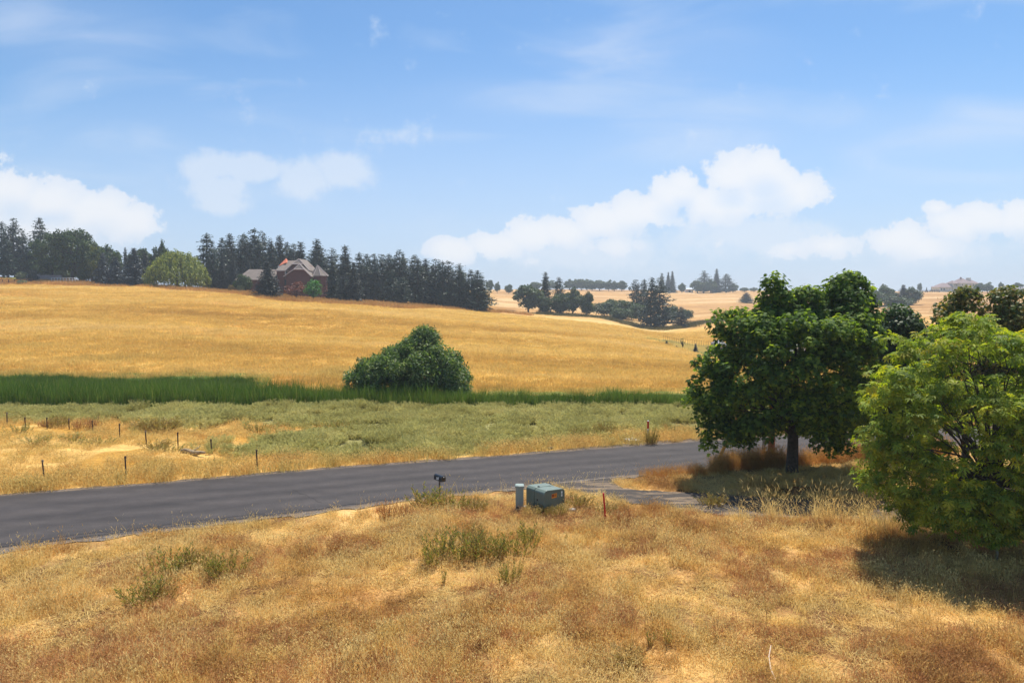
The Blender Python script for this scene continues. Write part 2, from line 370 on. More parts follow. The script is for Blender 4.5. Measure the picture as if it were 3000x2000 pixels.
def lot_mask(X, Y, pad=0.):
    px = 1500 + FPX * X / np.maximum(Y, 1)
    ly0 = np.interp(px, [1880, 1960, 2060, 2130, 2400], [139, 124, 113, 110, 108]); ly1 = np.interp(px, [1880, 1960, 2060, 2130, 2400], [142, 148, 140, 136, 134])
    return (px > 1885) & (Y > ly0 - pad) & (Y < ly1 + pad)
def ground_colour(X, Y, Z):
    n1 = value_noise(X * .8, Y * .8, 11, 4); n2 = value_noise(X * .09, Y * .25, 12, 4, .6); n3 = value_noise(X * .025, Y * .06, 13, 3)
    def c(*a): return np.array(lin(*a)[:3])
    def mixv(a, b, t): t = np.clip(t, 0, 1)[..., None]; return a * (1 - t) + b * t
    ones = np.ones(X.shape + (1,))
    # near straw ground
    col = mixv(c(182, 144, 92) * ones, c(112, 82, 54) * ones, (n1 - .42) * 5)
    col = mixv(col, c(212, 178, 118) * ones, (value_noise(X * .5 + 3, Y * .5, 21, 3) - .52) * 5)
    # beyond the road
    far = Y > road_far(X)
    dry = mixv(c(206, 172, 104) * ones, c(178, 138, 66) * ones, (value_noise(X * .3, Y * .5, 22, 3) - .42) * 5)
    col = np.where(far[..., None], dry, col)
    sg = sage_mask(X, Y) & far
    col = np.where(sg[..., None], mixv(c(150, 148, 98) * ones, c(120, 120, 74) * ones, (n1 - .4) * 4), col)
    wet = (Y > 48.5) & (Y < 57); col = np.where(wet[..., None], c(70, 84, 34) * ones, col)
    # golden hill
    hill = mixv(c(214, 178, 98) * ones, c(194, 150, 76) * ones, (n2 - .46) * 6)
    hill = mixv(hill, c(214, 184, 114) * ones, (n3 - .48) * 5)
    px = 1500 + FPX * X / np.maximum(Y, 1)
    low = np.clip((95 - Y) / 40, 0, 1) * np.clip((1300 - px) / 300, .25, 1)
    hill = mixv(hill, c(132, 118, 54) * ones, (value_noise(X * .12, Y * .3, 41, 4) - .5) * 6 * low)
    hill = mixv(hill, c(204, 152, 84) * ones, np.clip((1100 - px) / 400, 0, 1) * (value_noise(X * .05, Y * .12, 43, 4) - .45) * 3)
    h = np.clip((Y - 56) / 2.5, 0, 1)[..., None]
    col = col * (1 - h) + hill * h
    # low green strip behind the cattails on the left
    gs = (Y > 55) & (Y < 63 + 3 * value_noise(X * .1, Y * 0, 44, 2)) & (px < 760 + 60 * value_noise(X * .3, Y * .3, 45, 2))
    col = np.where(gs[..., None], mixv(c(96, 112, 50) * ones, c(70, 96, 40) * ones, (n1 - .4) * 4), col)
    gs2 = (Y > 55) & (Y < 60) & (px >= 1350); col = np.where(gs2[..., None], mixv(c(120, 124, 60) * ones, c(170, 140, 70) * ones, (n1 - .5) * 6), col)
    # paler fields across the valley
    pale = mixv(c(190, 152, 98) * ones, c(172, 134, 84) * ones, (value_noise(X * .02, Y * .012, 14, 4, .6) - .46) * 6)
    pale = mixv(pale, c(206, 176, 128) * ones, (value_noise(X * .006 + 4, Y * .05, 15, 3) - .56) * 7)
    pt = np.clip((px - 1380) / 80, 0, 1) * np.clip((Y - 205) / 60, 0, 1); col = mixv(col, pale, pt)
    # rough margin between field and trees
    e = field_edge_Y(X, Y) + (value_noise(X * .2, Y * .2, 16, 3) - .5) * 8
    rough = mixv(c(168, 122, 62) * ones, c(130, 100, 56) * ones, (value_noise(X * .2, Y * .2, 17, 3) - .45) * 5)
    col = mixv(col, rough, np.clip((Y - e) / 3, 0, 1) * np.clip((1540 - px) / 40, 0, 1) * np.clip((300 - Y) / 40, 0, 1))
    # mown lawn on the far left hill, shaded floor of the wood is litter
    lawn = (px < 110) & (Y > 214) & (Y < 240); col = np.where(lawn[..., None], c(134, 136, 62) * ones, col)
    # grassy draw in the valley and the planted lot
    dy = np.interp(px, [1560, 1750, 1900, 1980, 2150, 2400], [255, 262, 238, 236, 268, 300])
    draw = np.exp(-((Y - dy) / 9) ** 2) * ((px > 1560) & (px < 2500)); col = mixv(col, c(104, 96, 56) * ones, draw * 1.5)
    ly0 = np.interp(px, [1880, 1960, 2060, 2130, 2400], [139, 124, 113, 110, 108]); ly1 = np.interp(px, [1880, 1960, 2060, 2130, 2400], [142, 148, 140, 136, 134])
    lot = lot_mask(X, Y); col = np.where(lot[..., None], mixv(c(150, 130, 64) * ones, c(112, 108, 50) * ones, (value_noise(X * .2, Y * .1, 19, 3) - .4) * 4), col)
    lot2 = (px > 2045) & (Y > ly0) & (Y < ly0 + 7); col = np.where(lot2[..., None], c(98, 112, 40) * ones, col)
    return col

def build_ground():
    Ys = np.concatenate([np.linspace(-60, 8, 18), np.exp(np.linspace(math.log(9), math.log(2600), 640))])
    us = np.linspace(-1.25, 1.25, 620)
    U, YY = np.meshgrid(us, Ys); XX = U * np.maximum(YY + 45, 60)
    ZZ = ground_z(XX, YY)
    C_ = ground_colour(XX, YY, ZZ)
    n, m_ = XX.shape
    V = np.stack([XX.ravel(), YY.ravel(), ZZ.ravel()], 1)
    idx = np.arange(n * m_).reshape(n, m_)
    F = np.stack([idx[:-1, :-1].ravel(), idx[:-1, 1:].ravel(), idx[1:, 1:].ravel(), idx[1:, :-1].ravel()], 1)
    m, nt, N, L, b = newmat("ground_mat")
    col = attr(nt, 'col', 'Color')
    f1 = wnoise(nt, 9, 5, .7); f2 = wnoise(nt, 1.1, 4, .7, (.35, 1, 1)); f3 = wnoise(nt, .16, 5, .65, (.4, 1, 1))
    c = mixc(nt, 1.0, col, ramp(nt, f1, [(.25, (.55, .52, .5, 1)), (.7, (1.25, 1.25, 1.25, 1))]), 'MULTIPLY')
    c = mixc(nt, 1.0, c, ramp(nt, f2, [(.25, (.72, .69, .66, 1)), (.7, (1.15, 1.15, 1.15, 1))]), 'MULTIPLY')
    c = mixc(nt, 1.0, c, ramp(nt, f3, [(.3, (.86, .80, .74, 1)), (.68, (1.08, 1.08, 1.1, 1))]), 'MULTIPLY')
    L.new(c, b.inputs['Base Color']); b.inputs['Roughness'].default_value = .95; b.inputs['Specular IOR Level'].default_value = .1
    bp = N.new('ShaderNodeBump'); bp.inputs['Strength'].default_value = .8; bp.inputs['Distance'].default_value = .25
    L.new(f2, bp.inputs['Height']); L.new(bp.outputs[0], b.inputs['Normal'])
    col4 = np.concatenate([C_.reshape(-1, 3), np.ones((n * m_, 1))], 1)
    structure(mk("ground", V, F, m, attrs={'col': col4}, smooth=True))
build_ground()

# ------------------------------------------------------------------ road, shoulders, driveway
def strip(name, xs, y0, y1, z, mat, nv=6):
    V = []; F = []
    for x, a, b_ in zip(xs, y0, y1):
        for k in range(nv): V.append((x, a + (b_ - a) * k / (nv - 1), z))
    for i in range(len(xs) - 1):
        for k in range(nv - 1):
            a = i * nv + k; F.append((a, a + nv, a + nv + 1, a + 1))
    return mk(name, V, F, mat, attrs={'across': np.tile(np.linspace(0, 1, nv), len(xs))})
def build_road():
    xs = np.linspace(-62, 110, 700)
    wob = lambda s, a: (value_noise(xs * 1.7, xs * 0 + s, s, 4) - .5) * a
    m, nt, N, L, b = newmat("asphalt")
    base = ramp(nt, wnoise(nt, 60, 3, .7), [(.3, (.034, .0315, .033, 1)), (.7, (.072, .066, .067, 1))])
    streak = ramp(nt, wnoise(nt, .55, 5, .6, (.22, 2.2, 1)), [(.34, (.84, .82, .79, 1)), (.66, (1.14, 1.10, 1.05, 1))])
    c = mixc(nt, 1.0, base, streak, 'MULTIPLY')
    ad = N.new('ShaderNodeMath'); ad.operation = 'ADD'; L.new(attr(nt, 'across'), ad.inputs[0])
    sc_ = N.new('ShaderNodeMath'); sc_.operation = 'MULTIPLY_ADD'; L.new(wnoise(nt, .35, 4, .6, (.5, 1, 1)), sc_.inputs[0]); sc_.inputs[1].default_value = .16; sc_.inputs[2].default_value = -.08
    L.new(sc_.outputs[0], ad.inputs[1])
    g1 = (.84, .84, .86, 1); g2 = (1.16, 1.14, 1.13, 1); g3 = (1.3, 1.26, 1.22, 1)
    c = mixc(nt, 1.0, c, ramp(nt, ad.outputs[0], [(0, g3), (.07, g1), (.17, g2), (.28, g1), (.38, g2), (.5, (.74, .74, .76, 1)), (.6, g2), (.7, g1), (.82, g2), (.94, g1), (1, g3)]), 'MULTIPLY')
    speck = ramp(nt, wnoise(nt, 160, 2, .6), [(.62, (1, 1, 1, 1)), (.72, (2.2, 2.1, 2.0, 1))]); c = mixc(nt, 1.0, c, speck, 'MULTIPLY')
    blot = ramp(nt, wnoise(nt, 1.6, 4, .6), [(.35, (.88, .88, .88, 1)), (.7, (1.08, 1.07, 1.06, 1))])
    c = mixc(nt, 1.0, c, blot, 'MULTIPLY')
    L.new(c, b.inputs['Base Color']); b.inputs['Roughness'].default_value = .85; b.inputs['Specular IOR Level'].default_value = .25
    structure(strip("road", xs, road_near(xs) + wob(3, .22), road_far(xs) + wob(4, .12), .012, m, 14))
    g, nt, N, L, b = newmat("gravel")
    v = N.new('ShaderNodeTexVoronoi'); v.inputs['Scale'].default_value = 22
    ge = N.new('ShaderNodeNewGeometry'); L.new(ge.outputs['Position'], v.inputs['Vector'])
    c = ramp(nt, v.outputs['Color'], [(.1, (.045, .038, .034, 1)), (.6, (.12, .10, .085, 1)), (.95, (.24, .20, .165, 1))])
    c = mixc(nt, ramp(nt, wnoise(nt, 1.3, 5, .7), [(.42, (0, 0, 0, 1)), (.58, (1, 1, 1, 1))]), c, (.17, .12, .075, 1))
    L.new(c, b.inputs['Base Color']); b.inputs['Roughness'].default_value = .95
    bp = N.new('ShaderNodeBump'); bp.inputs['Strength'].default_value = .9; bp.inputs['Distance'].default_value = .03
    L.new(v.outputs['Distance'], bp.inputs['Height']); L.new(bp.outputs[0], b.inputs['Normal'])
    fw = .42 + .5 * np.clip((xs - 0) / 10, 0, 1)
    structure(strip("road_shoulder", xs, road_far(xs) - .2, road_far(xs) + fw + wob(5, .5), .006, g, 3))
    structure(strip("road_shoulder", xs, road_near(xs) - .42 + wob(6, .8), road_near(xs) + .3, .006, g, 3))
    # driveway
    dm, nt, N, L, b = newmat("driveway_asphalt")
    c = ramp(nt, wnoise(nt, 30, 4, .7), [(.3, (.014, .0115, .0105, 1)), (.7, (.064, .050, .040, 1))])
    c = mixc(nt, ramp(nt, wnoise(nt, 1.1, 6, .75, (.3, 1.3, 1)), [(.50, (0, 0, 0, 1)), (.57, (.85, .85, .85, 1))]), c, (.20, .14, .085, 1))
    L.new(c, b.inputs['Base Color']); b.inputs['Roughness'].default_value = .9
    xd = np.linspace(DL[0][0] + .05, 45, 260)
    wd = lambda s, a: (value_noise(xd * 1.9, xd * 0 + s, s, 4) - .5) * a
    structure(strip("driveway", xd, np.interp(xd, *DL) + wd(7, .5), np.minimum(np.interp(xd, *DU) + wd(8, .4), road_near(xd) + .1), .009, dm, 8))
    xl = np.linspace(g0(1500, 1428)[0], g0(1830, 1396)[0], 60)
    em = plain("pale_edge_gravel", (.17, .14, .12, 1), .95, var=.4, scale=14)
    structure(strip("road_edge", xl, road_near(xl) - .05 + (value_noise(xl * 4, xl * 0, 91, 3) - .5) * .12, road_near(xl) + .10 + (value_noise(xl * 4, xl * 0, 92, 3) - .5) * .12, .0165, em, 2))
    # cracks: thin dark broken tar lines in the asphalt
    cm = plain("crack_tar", (.012, .011, .012, 1), .9)
    def crack(pts, w):
        V = []; F = []
        P = []
        for (x0, y0), (x1, y1) in zip(pts[:-1], pts[1:]):
            n = max(3, int(math.hypot(x1 - x0, y1 - y0) / .12))
            for i in range(n): t = i / n; P.append((x0 + (x1 - x0) * t, y0 + (y1 - y0) * t))
        P = np.array(P); off = (value_noise(np.arange(len(P)) * .35, np.zeros(len(P)), int(P[0, 0] * 7) % 99, 3) - .5) * .32
        P[:, 1] += off
        ww = w * (.4 + 1.1 * value_noise(np.arange(len(P)) * .5, np.zeros(len(P)) + 3, 5, 3))
        for (x, y), k in zip(P, ww): V += [(x, y - k, .0165), (x, y + k, .0165)]
        for i in range(len(P) - 1): F.append((2 * i, 2 * i + 2, 2 * i + 3, 2 * i + 1))
        return V, F
    lines = []
    xa = np.linspace(-19, -1, 16); lines.append(([(x, road_near(x) + .22) for x in xa], .055))
    xb = np.linspace(-17, -9, 8); lines.append(([(x, road_near(x) + .5) for x in xb], .022))
    lines.append(([g0(855, 1435), g0(905, 1455), g0(940, 1475), g0(935, 1490)], .012))
    lines.append(([g0(1820, 1348), g0(1870, 1368), g0(1900, 1378)], .014))
    lines.append(([g0(1960, 1318), g0(2010, 1322)], .02))
    lines.append(([g0(1480, 1330 + 60), g0(1510, 1380)], .01))
    for xx in (-11.5, -3.2, 5.5):
        lines.append(([(xx + .5 * f, road_near(xx) + .3 + f * 4.2) for f in (0, .3, .6, 1)], .010))
    for pts, w in lines:
        V, F = crack(pts, w); structure(mk("road_crack", V, F, cm))
build_road()

# ------------------------------------------------------------------ geometry helpers for things
def tube(V, F, pts, radii, sides=7, cap=True):
    pts = [Vector(p) for p in pts]; base = len(V); n = len(pts)
    for i, p in enumerate(pts):
        d = (pts[min(i + 1, n - 1)] - pts[max(i - 1, 0)]); d = d.normalized() if d.length > 1e-6 else Vector((0, 0, 1))
        up = Vector((1, 0, 0)) if abs(d.z) > .8 else Vector((0, 0, 1))
        a = d.cross(up).normalized(); b_ = d.cross(a).normalized()
        for k in range(sides):
            t = 2 * math.pi * k / sides
            V.append(tuple(p + (a * math.cos(t) + b_ * math.sin(t)) * radii[i]))
    for i in range(n - 1):
        for k in range(sides):
            k2 = (k + 1) % sides
            F.append((base + i * sides + k, base + i * sides + k2, base + (i + 1) * sides + k2, base + (i + 1) * sides + k))
    if cap:
        F.append(tuple(base + k for k in range(sides))[::-1]); F.append(tuple(base + (n - 1) * sides + k for k in range(sides)))
def box(V, F, x0, x1, y0, y1, z0, z1):
    b = len(V)
    V += [(x0, y0, z0), (x1, y0, z0), (x1, y1, z0), (x0, y1, z0), (x0, y0, z1), (x1, y0, z1), (x1, y1, z1), (x0, y1, z1)]
    F += [tuple(b + i for i in f) for f in ((3, 2, 1, 0), (4, 5, 6, 7), (0, 1, 5, 4), (1, 2, 6, 5), (2, 3, 7, 6), (3, 0, 4, 7))]
def unit(a): return a / np.maximum(np.linalg.norm(a, axis=-1, keepdims=True), 1e-9)
def stamp(tv, tf, P, N_, D, s, rnd, wob=0.0):
    """place a template (x along D, z along N_) at P: returns V, F, rnd"""
    n = len(P); N_ = unit(N_); D = unit(D - N_ * np.sum(D * N_, 1, keepdims=True)); B = np.cross(N_, D)
    tv = np.asarray(tv, float); s = np.asarray(s, float).reshape(-1, 1, 1)
    loc = (tv[None, :, 0, None] * D[:, None] + tv[None, :, 1, None] * B[:, None] + tv[None, :, 2, None] * N_[:, None]) * s
    V = (P[:, None] + loc).reshape(-1, 3); k = len(tv)
    F = (np.asarray(tf)[None] + (np.arange(n) * k)[:, None, None]).reshape(-1, np.asarray(tf).shape[1])
    return V, F, np.repeat(rnd, k)
QUADLEAF = (np.array([(0, 0, 0), (.5, -.42, .06), (1, 0, -.12), (.5, .42, .06)]), np.array([(0, 1, 2), (0, 2, 3)]))
def maple_leaf():
    pts = [(0, 0, 0), (.18, -.5, -.02), (.42, -.24, .05), (.62, -.48, -.06), (.68, -.16, .04), (1.0, 0, -.14), (.68, .16, .04), (.62, .48, -.06), (.42, .24, .05), (.18, .5, -.02)]
    return np.array(pts), np.array([(0, 1, 2), (0, 2, 4), (2, 3, 4), (0, 4, 6), (4, 5, 6), (0, 6, 8), (6, 7, 8), (0, 8, 9)])
def chestnut_leaf():
    V = []; F = []
    for a, l in ((-105, .62), (-62, .85), (-22, 1.0), (22, 1.0), (62, .85), (105, .62)):
        a = rad(a); d = np.array((math.cos(a), math.sin(a), 0)); p = np.array((-d[1], d[0], 0)); b = len(V)
        V += [d * .03, d * l * .62 + p * .15 * l + (0, 0, .03), d * l * .66 + (0, 0, -.05), d * l * .62 - p * .15 * l + (0, 0, .03), d * l + (0, 0, -.22 * l)]
        F += [(b, b + 2, b + 1), (b, b + 3, b + 2), (b + 1, b + 2, b + 4), (b + 2, b + 3, b + 4)]
    return np.array(V), np.array(F)

def clump_leaves(clumps, tmpl, dens, size, up=.7, rn=.5, keep_low=.25, rs=None, flat_rand=(.55, 1.08)):
    """leaves over the shells of ellipsoid clumps; clumps: (cx,cy,cz,rx,ry,rz)"""
    rs = rs or R; Ps = []; Ns = []
    cr = []
    for c in clumps:
        c = np.asarray(c, float); r = c[3:6]
        area = 4 * math.pi * ((r[0] * r[1]) ** 1.6 / 3 + (r[0] * r[2]) ** 1.6 / 3 + (r[1] * r[2]) ** 1.6 / 3) ** (1 / 1.6)
        n = max(6, int(area * dens)); d = unit(rs.normal(size=(n, 3)))
        k = (d[:, 2] > -.25) | (rs.rand(n) < keep_low); d = d[k]; n = len(d)
        f = rs.uniform(*flat_rand, size=(n, 1))
        Ps.append(c[:3] + d * r * f); Ns.append(unit(d * np.array([.75, .75, .6]) + np.array((0, 0, up)) + rs.normal(size=(n, 3)) * rn))
        cr.append(np.full(n, rs.uniform(-.16, .16)))
    P = np.concatenate(Ps); Nn = np.concatenate(Ns); cr = np.concatenate(cr); n = len(P)
    D = rs.normal(size=(n, 3)) + np.stack([Nn[:, 0], Nn[:, 1], -np.abs(Nn[:, 2]) * .2], 1) * 1.2
    rnd = np.clip(rs.uniform(0, 1, n) * .7 + .15 + cr, 0.01, .99)
    return stamp(tmpl[0], tmpl[1], P, Nn, D, size * rs.uniform(.7, 1.25, n), rnd)

def body_clumps(rows, Y0, n, rad_m, zoom=None, depth=.85, cap=4.5, flat=.75, inner=.35, rs=None, front=.5):
    """clump ellipsoids filling a solid of revolution whose silhouette rows (y, xl, xr) were measured at distance Y0"""
    rs = rs or R
    rows = [(zoom(r[0], 1), zoom(r[1], 0), zoom(r[2], 0)) for r in rows] if zoom else rows
    W_ = []
    for y, xl, xr in rows:
        a = atY(xl, y, Y0); b = atY(xr, y, Y0); W_.append((a[2], a[0], b[0]))
    W_.sort(); z = np.array([w[0] for w in W_]); xl = np.array([w[1] for w in W_]); xr = np.array([w[2] for w in W_])
    zs = np.linspace(z[0], z[-1], 60); wd = np.interp(zs, z, xr - xl); pr = np.maximum(wd, .3); pr /= pr.sum(); out = []
    for i in range(n):
        zz = rs.choice(zs, p=pr) + rs.uniform(-.15, .15); l = np.interp(zz, z, xl); r = np.interp(zz, z, xr); c = (l + r) / 2; w = (r - l) / 2
        rr = rad_m * rs.uniform(.7, 1.25); w2 = max(w - rr * .8, .05)
        rho = math.sqrt(rs.uniform(inner, 1)); th = rs.uniform(0, math.pi) * (-1 if rs.rand() < front else 1)
        out.append((c + w2 * rho * math.cos(th), Y0 + min(w2, cap) * depth * rho * math.sin(th), min(zz, z[-1] - rr * flat * .6), rr, rr, rr * flat))
    return out

BARK = plain("bark", (.060, .048, .040, 1), .95, var=.35, scale=9, bump=.8)
BARKP = plain("pale_bark", (.22, .18, .12, 1), .9, var=.3, scale=9)
def limbs(V, F, trunk_top, clumps, r0, n, rs, origin):
    o = np.array(origin)
    for i in rs.choice(len(clumps), size=min(n, len(clumps)), replace=False):
        c = np.array(clumps[i][:3]) - o; a = np.array(trunk_top)
        a = a * rs.uniform(.75, 1.0); L_ = np.linalg.norm(c - a)
        mid1 = a + (c - a) * .33 + np.array((0, 0, L_ * .10)) + rs.normal(size=3) * .12; mid2 = a + (c - a) * .68 + np.array((0, 0, L_ * .08)) + rs.normal(size=3) * .15
        tube(V, F, [a, mid1, mid2, c], [r0 * .55, r0 * .3, r0 * .15, .008], 5)
        for k in range(3):
            e = mid2 + (c - mid2) * rs.uniform(.0, .5); q = e + rs.normal(size=3) * L_ * .07
            tube(V, F, [e, q], [r0 * .16, .006], 4, False)
def big_tree(name, label, cat, base, clumps, tmpl, dens, size, mat, trunk_h, trunk_r, nl=26, up=.7, rn=.5, extra=None, bark=None, seed=1, keep_low=.25, fr=(.55, 1.08)):
    rs = np.random.RandomState(seed)
    t = thing(name, label, cat, base); o = np.array(base)
    V = []; F = []
    top = np.array((rs.uniform(-.1, .1), 0, trunk_h))
    tube(V, F, [(0, 0, -.2), (0, 0, .15), (.01, 0, trunk_h * .5), tuple(top)], [trunk_r * 1.5, trunk_r * 1.12, trunk_r, trunk_r * .85], 12)
    # central leader
    zt = max(c[2] for c in clumps) - o[2]
    tube(V, F, [tuple(top), (.1, .1, trunk_h + (zt - trunk_h) * .35), (0, 0, trunk_h + (zt - trunk_h) * .6)], [trunk_r * .85, trunk_r * .4, .02], 8)
    limbs(V, F, top, clumps, trunk_r * .55, nl, rs, base)
    mk("trunk", V, F, bark or BARK, t, smooth=True)
    cl = [tuple(np.array(c[:3]) - o) + tuple(c[3:]) for c in clumps]
    V, F, rnd = clump_leaves(cl, tmpl, dens, size, up, rn, rs=rs, keep_low=keep_low, flat_rand=fr)
    mk("crown", V, F, mat, t, attrs={'rnd': rnd})
    return t

# ------------------------------------------------------------------ near trees
z7 = lambda v, ax: (1900 + v / 1.742) if ax == 0 else (780 + v / 1.742)
M_MAPLE = leafmat("maple_leaves", [(52, 76, 38), (70, 98, 46), (94, 122, 54), (132, 152, 66)], .50, rough=.6, spec=.12, tcol=(2.3, 2.0, .5, 1))
M_CHEST = leafmat("chestnut_leaves", [(66, 92, 44), (88, 118, 50), (116, 142, 56), (150, 168, 66), (172, 178, 70), (188, 166, 62)], .46, wscale=1.1, wcols=[(78, 102, 44), (124, 144, 54), (170, 174, 66)], wamt=.45, rough=.55, spec=.18, tcol=(1.6, 1.5, .35, 1))
M_BROWNTIP = leafmat("autumn_tinged_leaves", [(62, 80, 38), (82, 102, 46), (106, 114, 54), (146, 128, 72)], .42, tcol=(1.5, 1.3, .5, 1))
M_DARKLEAF = leafmat("dark_leaves", [(48, 68, 36), (60, 84, 42), (74, 100, 46)], .36, tcol=(1.4, 1.5, .4, 1))

def near_trees():
    rs = np.random.RandomState(21)
    # maple
    bx, by = gg(2320, 1385); base = (bx, by, gz(bx, by))
    main = [(235, 460, 1120), (290, 350, 1150), (380, 330, 1175), (450, 300, 1185), (520, 240, 1180), (600, 215, 1165), (700, 210, 1140), (800, 255, 1120), (860, 285, 1090)]
    left = [(45, 610, 700), (80, 575, 715), (150, 540, 735), (200, 530, 790), (280, 510, 820), (380, 480, 840)]
    right = [(45, 970, 1060), (80, 905, 1140), (150, 850, 1160), (200, 800, 1172), (280, 780, 1180), (400, 760, 1185)]
    saddle = [(115, 720, 870), (160, 700, 900), (300, 640, 960)]
    cl = body_clumps(main, by, 215, .62, z7, .85, 4.2, .72, .4, rs, .6) + body_clumps(left, by - .3, 46, .5, z7, .9, 3, .8, .1, rs) \
        + body_clumps(right, by + .2, 70, .58, z7, .9, 3, .8, .1, rs) + body_clumps(saddle, by, 34, .5, z7, .8, 2, .8, .1, rs)
    cl += body_clumps(main[1:], by, 80, .30, z7, .9, 4.4, .8, .92, rs, .55) + body_clumps(left, by - .3, 14, .22, z7, .9, 3, .8, .9, rs) + body_clumps(right, by + .2, 20, .24, z7, .9, 3, .8, .9, rs)
    for zx, zy in ((365, 255), (345, 300), (370, 350), (400, 370), (460, 240), (270, 500), (300, 480), (230, 690), (260, 760), (290, 820), (1150, 420), (1160, 520), (1140, 640), (310, 915), (310, 860), (500, 880), (600, 870), (870, 915), (950, 935), (1010, 930), (880, 700), (640, 440), (650, 30), (430, 250), (370, 330), (250, 590), (235, 640), (500, 890)):
        p = atY(z7(zx, 0), z7(zy, 1), by - (2.6 if 560 < zx < 1020 and 400 < zy < 800 else rs.uniform(-.6, .6)))
        r_ = .12 if zy == 30 else .45
        cl.append((p[0], p[1], p[2], r_, r_, r_ * .8))
    big_tree("maple_tree", "large dark green maple with a twin-peaked crown standing in tall dry grass by the road", "tree", base, cl, maple_leaf(), 52, .19, M_MAPLE, 2.1, .24, 34, .75, .42, seed=3)
    # chestnut, nearest
    bx, by = gg(2897, 1600); base = (bx, by, gz(bx, by))
    rows = [(262, 1530, 1600), (300, 1450, 1730), (335, 1380, 1850), (380, 1230, 1990), (450, 1290, 2060), (520, 1250, 2110), (600, 1105, 2180), (700, 1095, 2210), (780, 1160, 2220), (860, 1110, 2200), (930, 1080, 2200), (1010, 1110, 2200), (1100, 1065, 2200), (1190, 1180, 2150), (1260, 1230, 2080), (1320, 1330, 1950), (1345, 1480, 1800)]
    cl = body_clumps(rows, by - .3, 300, .52, z7, .82, 3.6, .48, .45, rs, .66)
    cl += body_clumps(rows[1:], by - .3, 90, .26, z7, .86, 3.8, .6, .92, rs, .6)
    for zx, zy in ((1210, 375), (1120, 615), (1105, 720), (1120, 860), (1085, 915), (1070, 1115), (1130, 1130), (1330, 1345), (1440, 1300), (1560, 265), (1700, 285)):
        p = atY(z7(zx, 0) + 16, z7(zy, 1), by - .6); cl.append((p[0], p[1], p[2], .38, .38, .2))
    big_tree("chestnut_tree", "big yellowish green horse chestnut spreading over the right edge, nearest to the camera", "tree", base, cl, chestnut_leaf(), 22, .20, M_CHEST, 2.0, .19, 60, .85, .42, seed=4, fr=(.3, 1.2))
    # chestnut sapling in front
    bx, by = gg(2919, 1655); base = (bx, by, gz(bx, by))
    rows = [(1075, 1560, 1640), (1100, 1545, 1760), (1150, 1590, 1900), (1220, 1560, 1990), (1280, 1600, 1990), (1330, 1690, 1930), (1380, 1700, 1900), (1430, 1700, 1790)]
    cl = body_clumps(rows, by, 34, .30, z7, .8, 1.3, .5, .2, rs)
    big_tree("chestnut_sapling", "young chestnut sapling with a thin pale stem in front of the big chestnut", "tree", base, cl, chestnut_leaf(), 34, .18, M_CHEST, .7, .035, 16, .85, .42, bark=BARKP, seed=5, fr=(.3, 1.1))
    # brown-tipped maples behind the chestnut
    for nm, lab, rows, Y0, bpx, n, seed in (
        ("maple_tree", "brown-tipped maple rising behind the big chestnut, in front of the pale far house",
            [(120, 1595, 1660), (160, 1500, 1710), (200, 1460, 1750), (250, 1430, 1780), (320, 1400, 1800), (420, 1390, 1800), (560, 1390, 1800), (800, 1420, 1780)], 28.5, z7(1600, 0), 46, 6),
        ("maple_tree", "brown-tipped maple at the right edge behind the big chestnut",
            [(120, 1765, 1860), (160, 1740, 1930), (215, 1710, 1990), (280, 1700, 2020), (360, 1700, 2050), (480, 1690, 2100), (800, 1690, 2100)], 27.5, z7(1870, 0), 56, 7)):
        p = atY(bpx, 1450, Y0); base = (p[0], Y0, gz(p[0], Y0))
        cl = body_clumps(rows, Y0, int(n * 2.3), .46, z7, .8, 2.2, .8, .15, rs)
        big_tree(nm, lab, "tree", base, cl, maple_leaf(), 60, .14, M_BROWNTIP, 1.5, .14, 26, .5, .6, seed=seed)
    # dark tree between the maple and the chestnut
    rows = [(205, 1290, 1330), (235, 1140, 1345), (280, 1120, 1380), (350, 1130, 1450), (450, 1130, 1460), (600, 1130, 1460), (760, 1100, 1420), (850, 1100, 1400)]
    bx, by = gg(2533, 1352); base = (bx, by, gz(bx, by))
    cl = body_clumps(rows, by + .6, 120, .6, z7, .8, 2.6, .75, .3, rs)
    big_tree("linden_tree", "dark green tree half hidden between the twin-peaked maple and the big chestnut", "tree", base, cl, maple_leaf(), 60, .17, M_DARKLEAF, 1.8, .17, 26, seed=8)
    # willow shrub in the wet strip
    z6 = lambda v, ax: (950 + v / 4.704) if ax == 0 else (940 + v / 4.704)
    rows = [(120, 1330, 1420), (180, 1225, 1530), (270, 1180, 1560), (330, 1010, 1600), (400, 920, 1800), (480, 760, 1880), (560, 520, 1950), (650, 430, 1990), (720, 310, 2010), (820, 270, 2040), (950, 290, 2040), (1010, 330, 2020), (1080, 400, 1950)]
    Y0 = 53.5; p = atY(z6(1250, 0), 1175, Y0); base = (p[0], Y0, gz(p[0], Y0))
    cl = body_clumps(rows, Y0, 210, .62, z6, .75, 3.6, .85, .35, rs)
    cl += body_clumps(rows, Y0, 110, .24, z6, .8, 3.8, 1.5, .92, rs, .6)
    M_W = leafmat("willow_shrub_leaves", [(58, 80, 48), (82, 108, 60), (112, 134, 78), (152, 162, 116)], .34, tcol=(1.3, 1.4, .5, 1))
    slim = (np.array([(0, 0, 0), (.5, -.17, .04), (1, 0, -.08), (.5, .17, .04)]), np.array([(0, 1, 2), (0, 2, 3)]))
    t = thing("willow_shrub", "large dense grey-green willow shrub growing out of the cattails below the golden hill", "shrub", base); o = np.array(base)
    V, F, rnd = clump_leaves([tuple(np.array(c[:3]) - o) + tuple(c[3:]) for c in cl], slim, 75, .28, .35, .9, rs=rs, flat_rand=(.45, 1.42))
    mk("crown", V, F, M_W, t, attrs={'rnd': rnd})
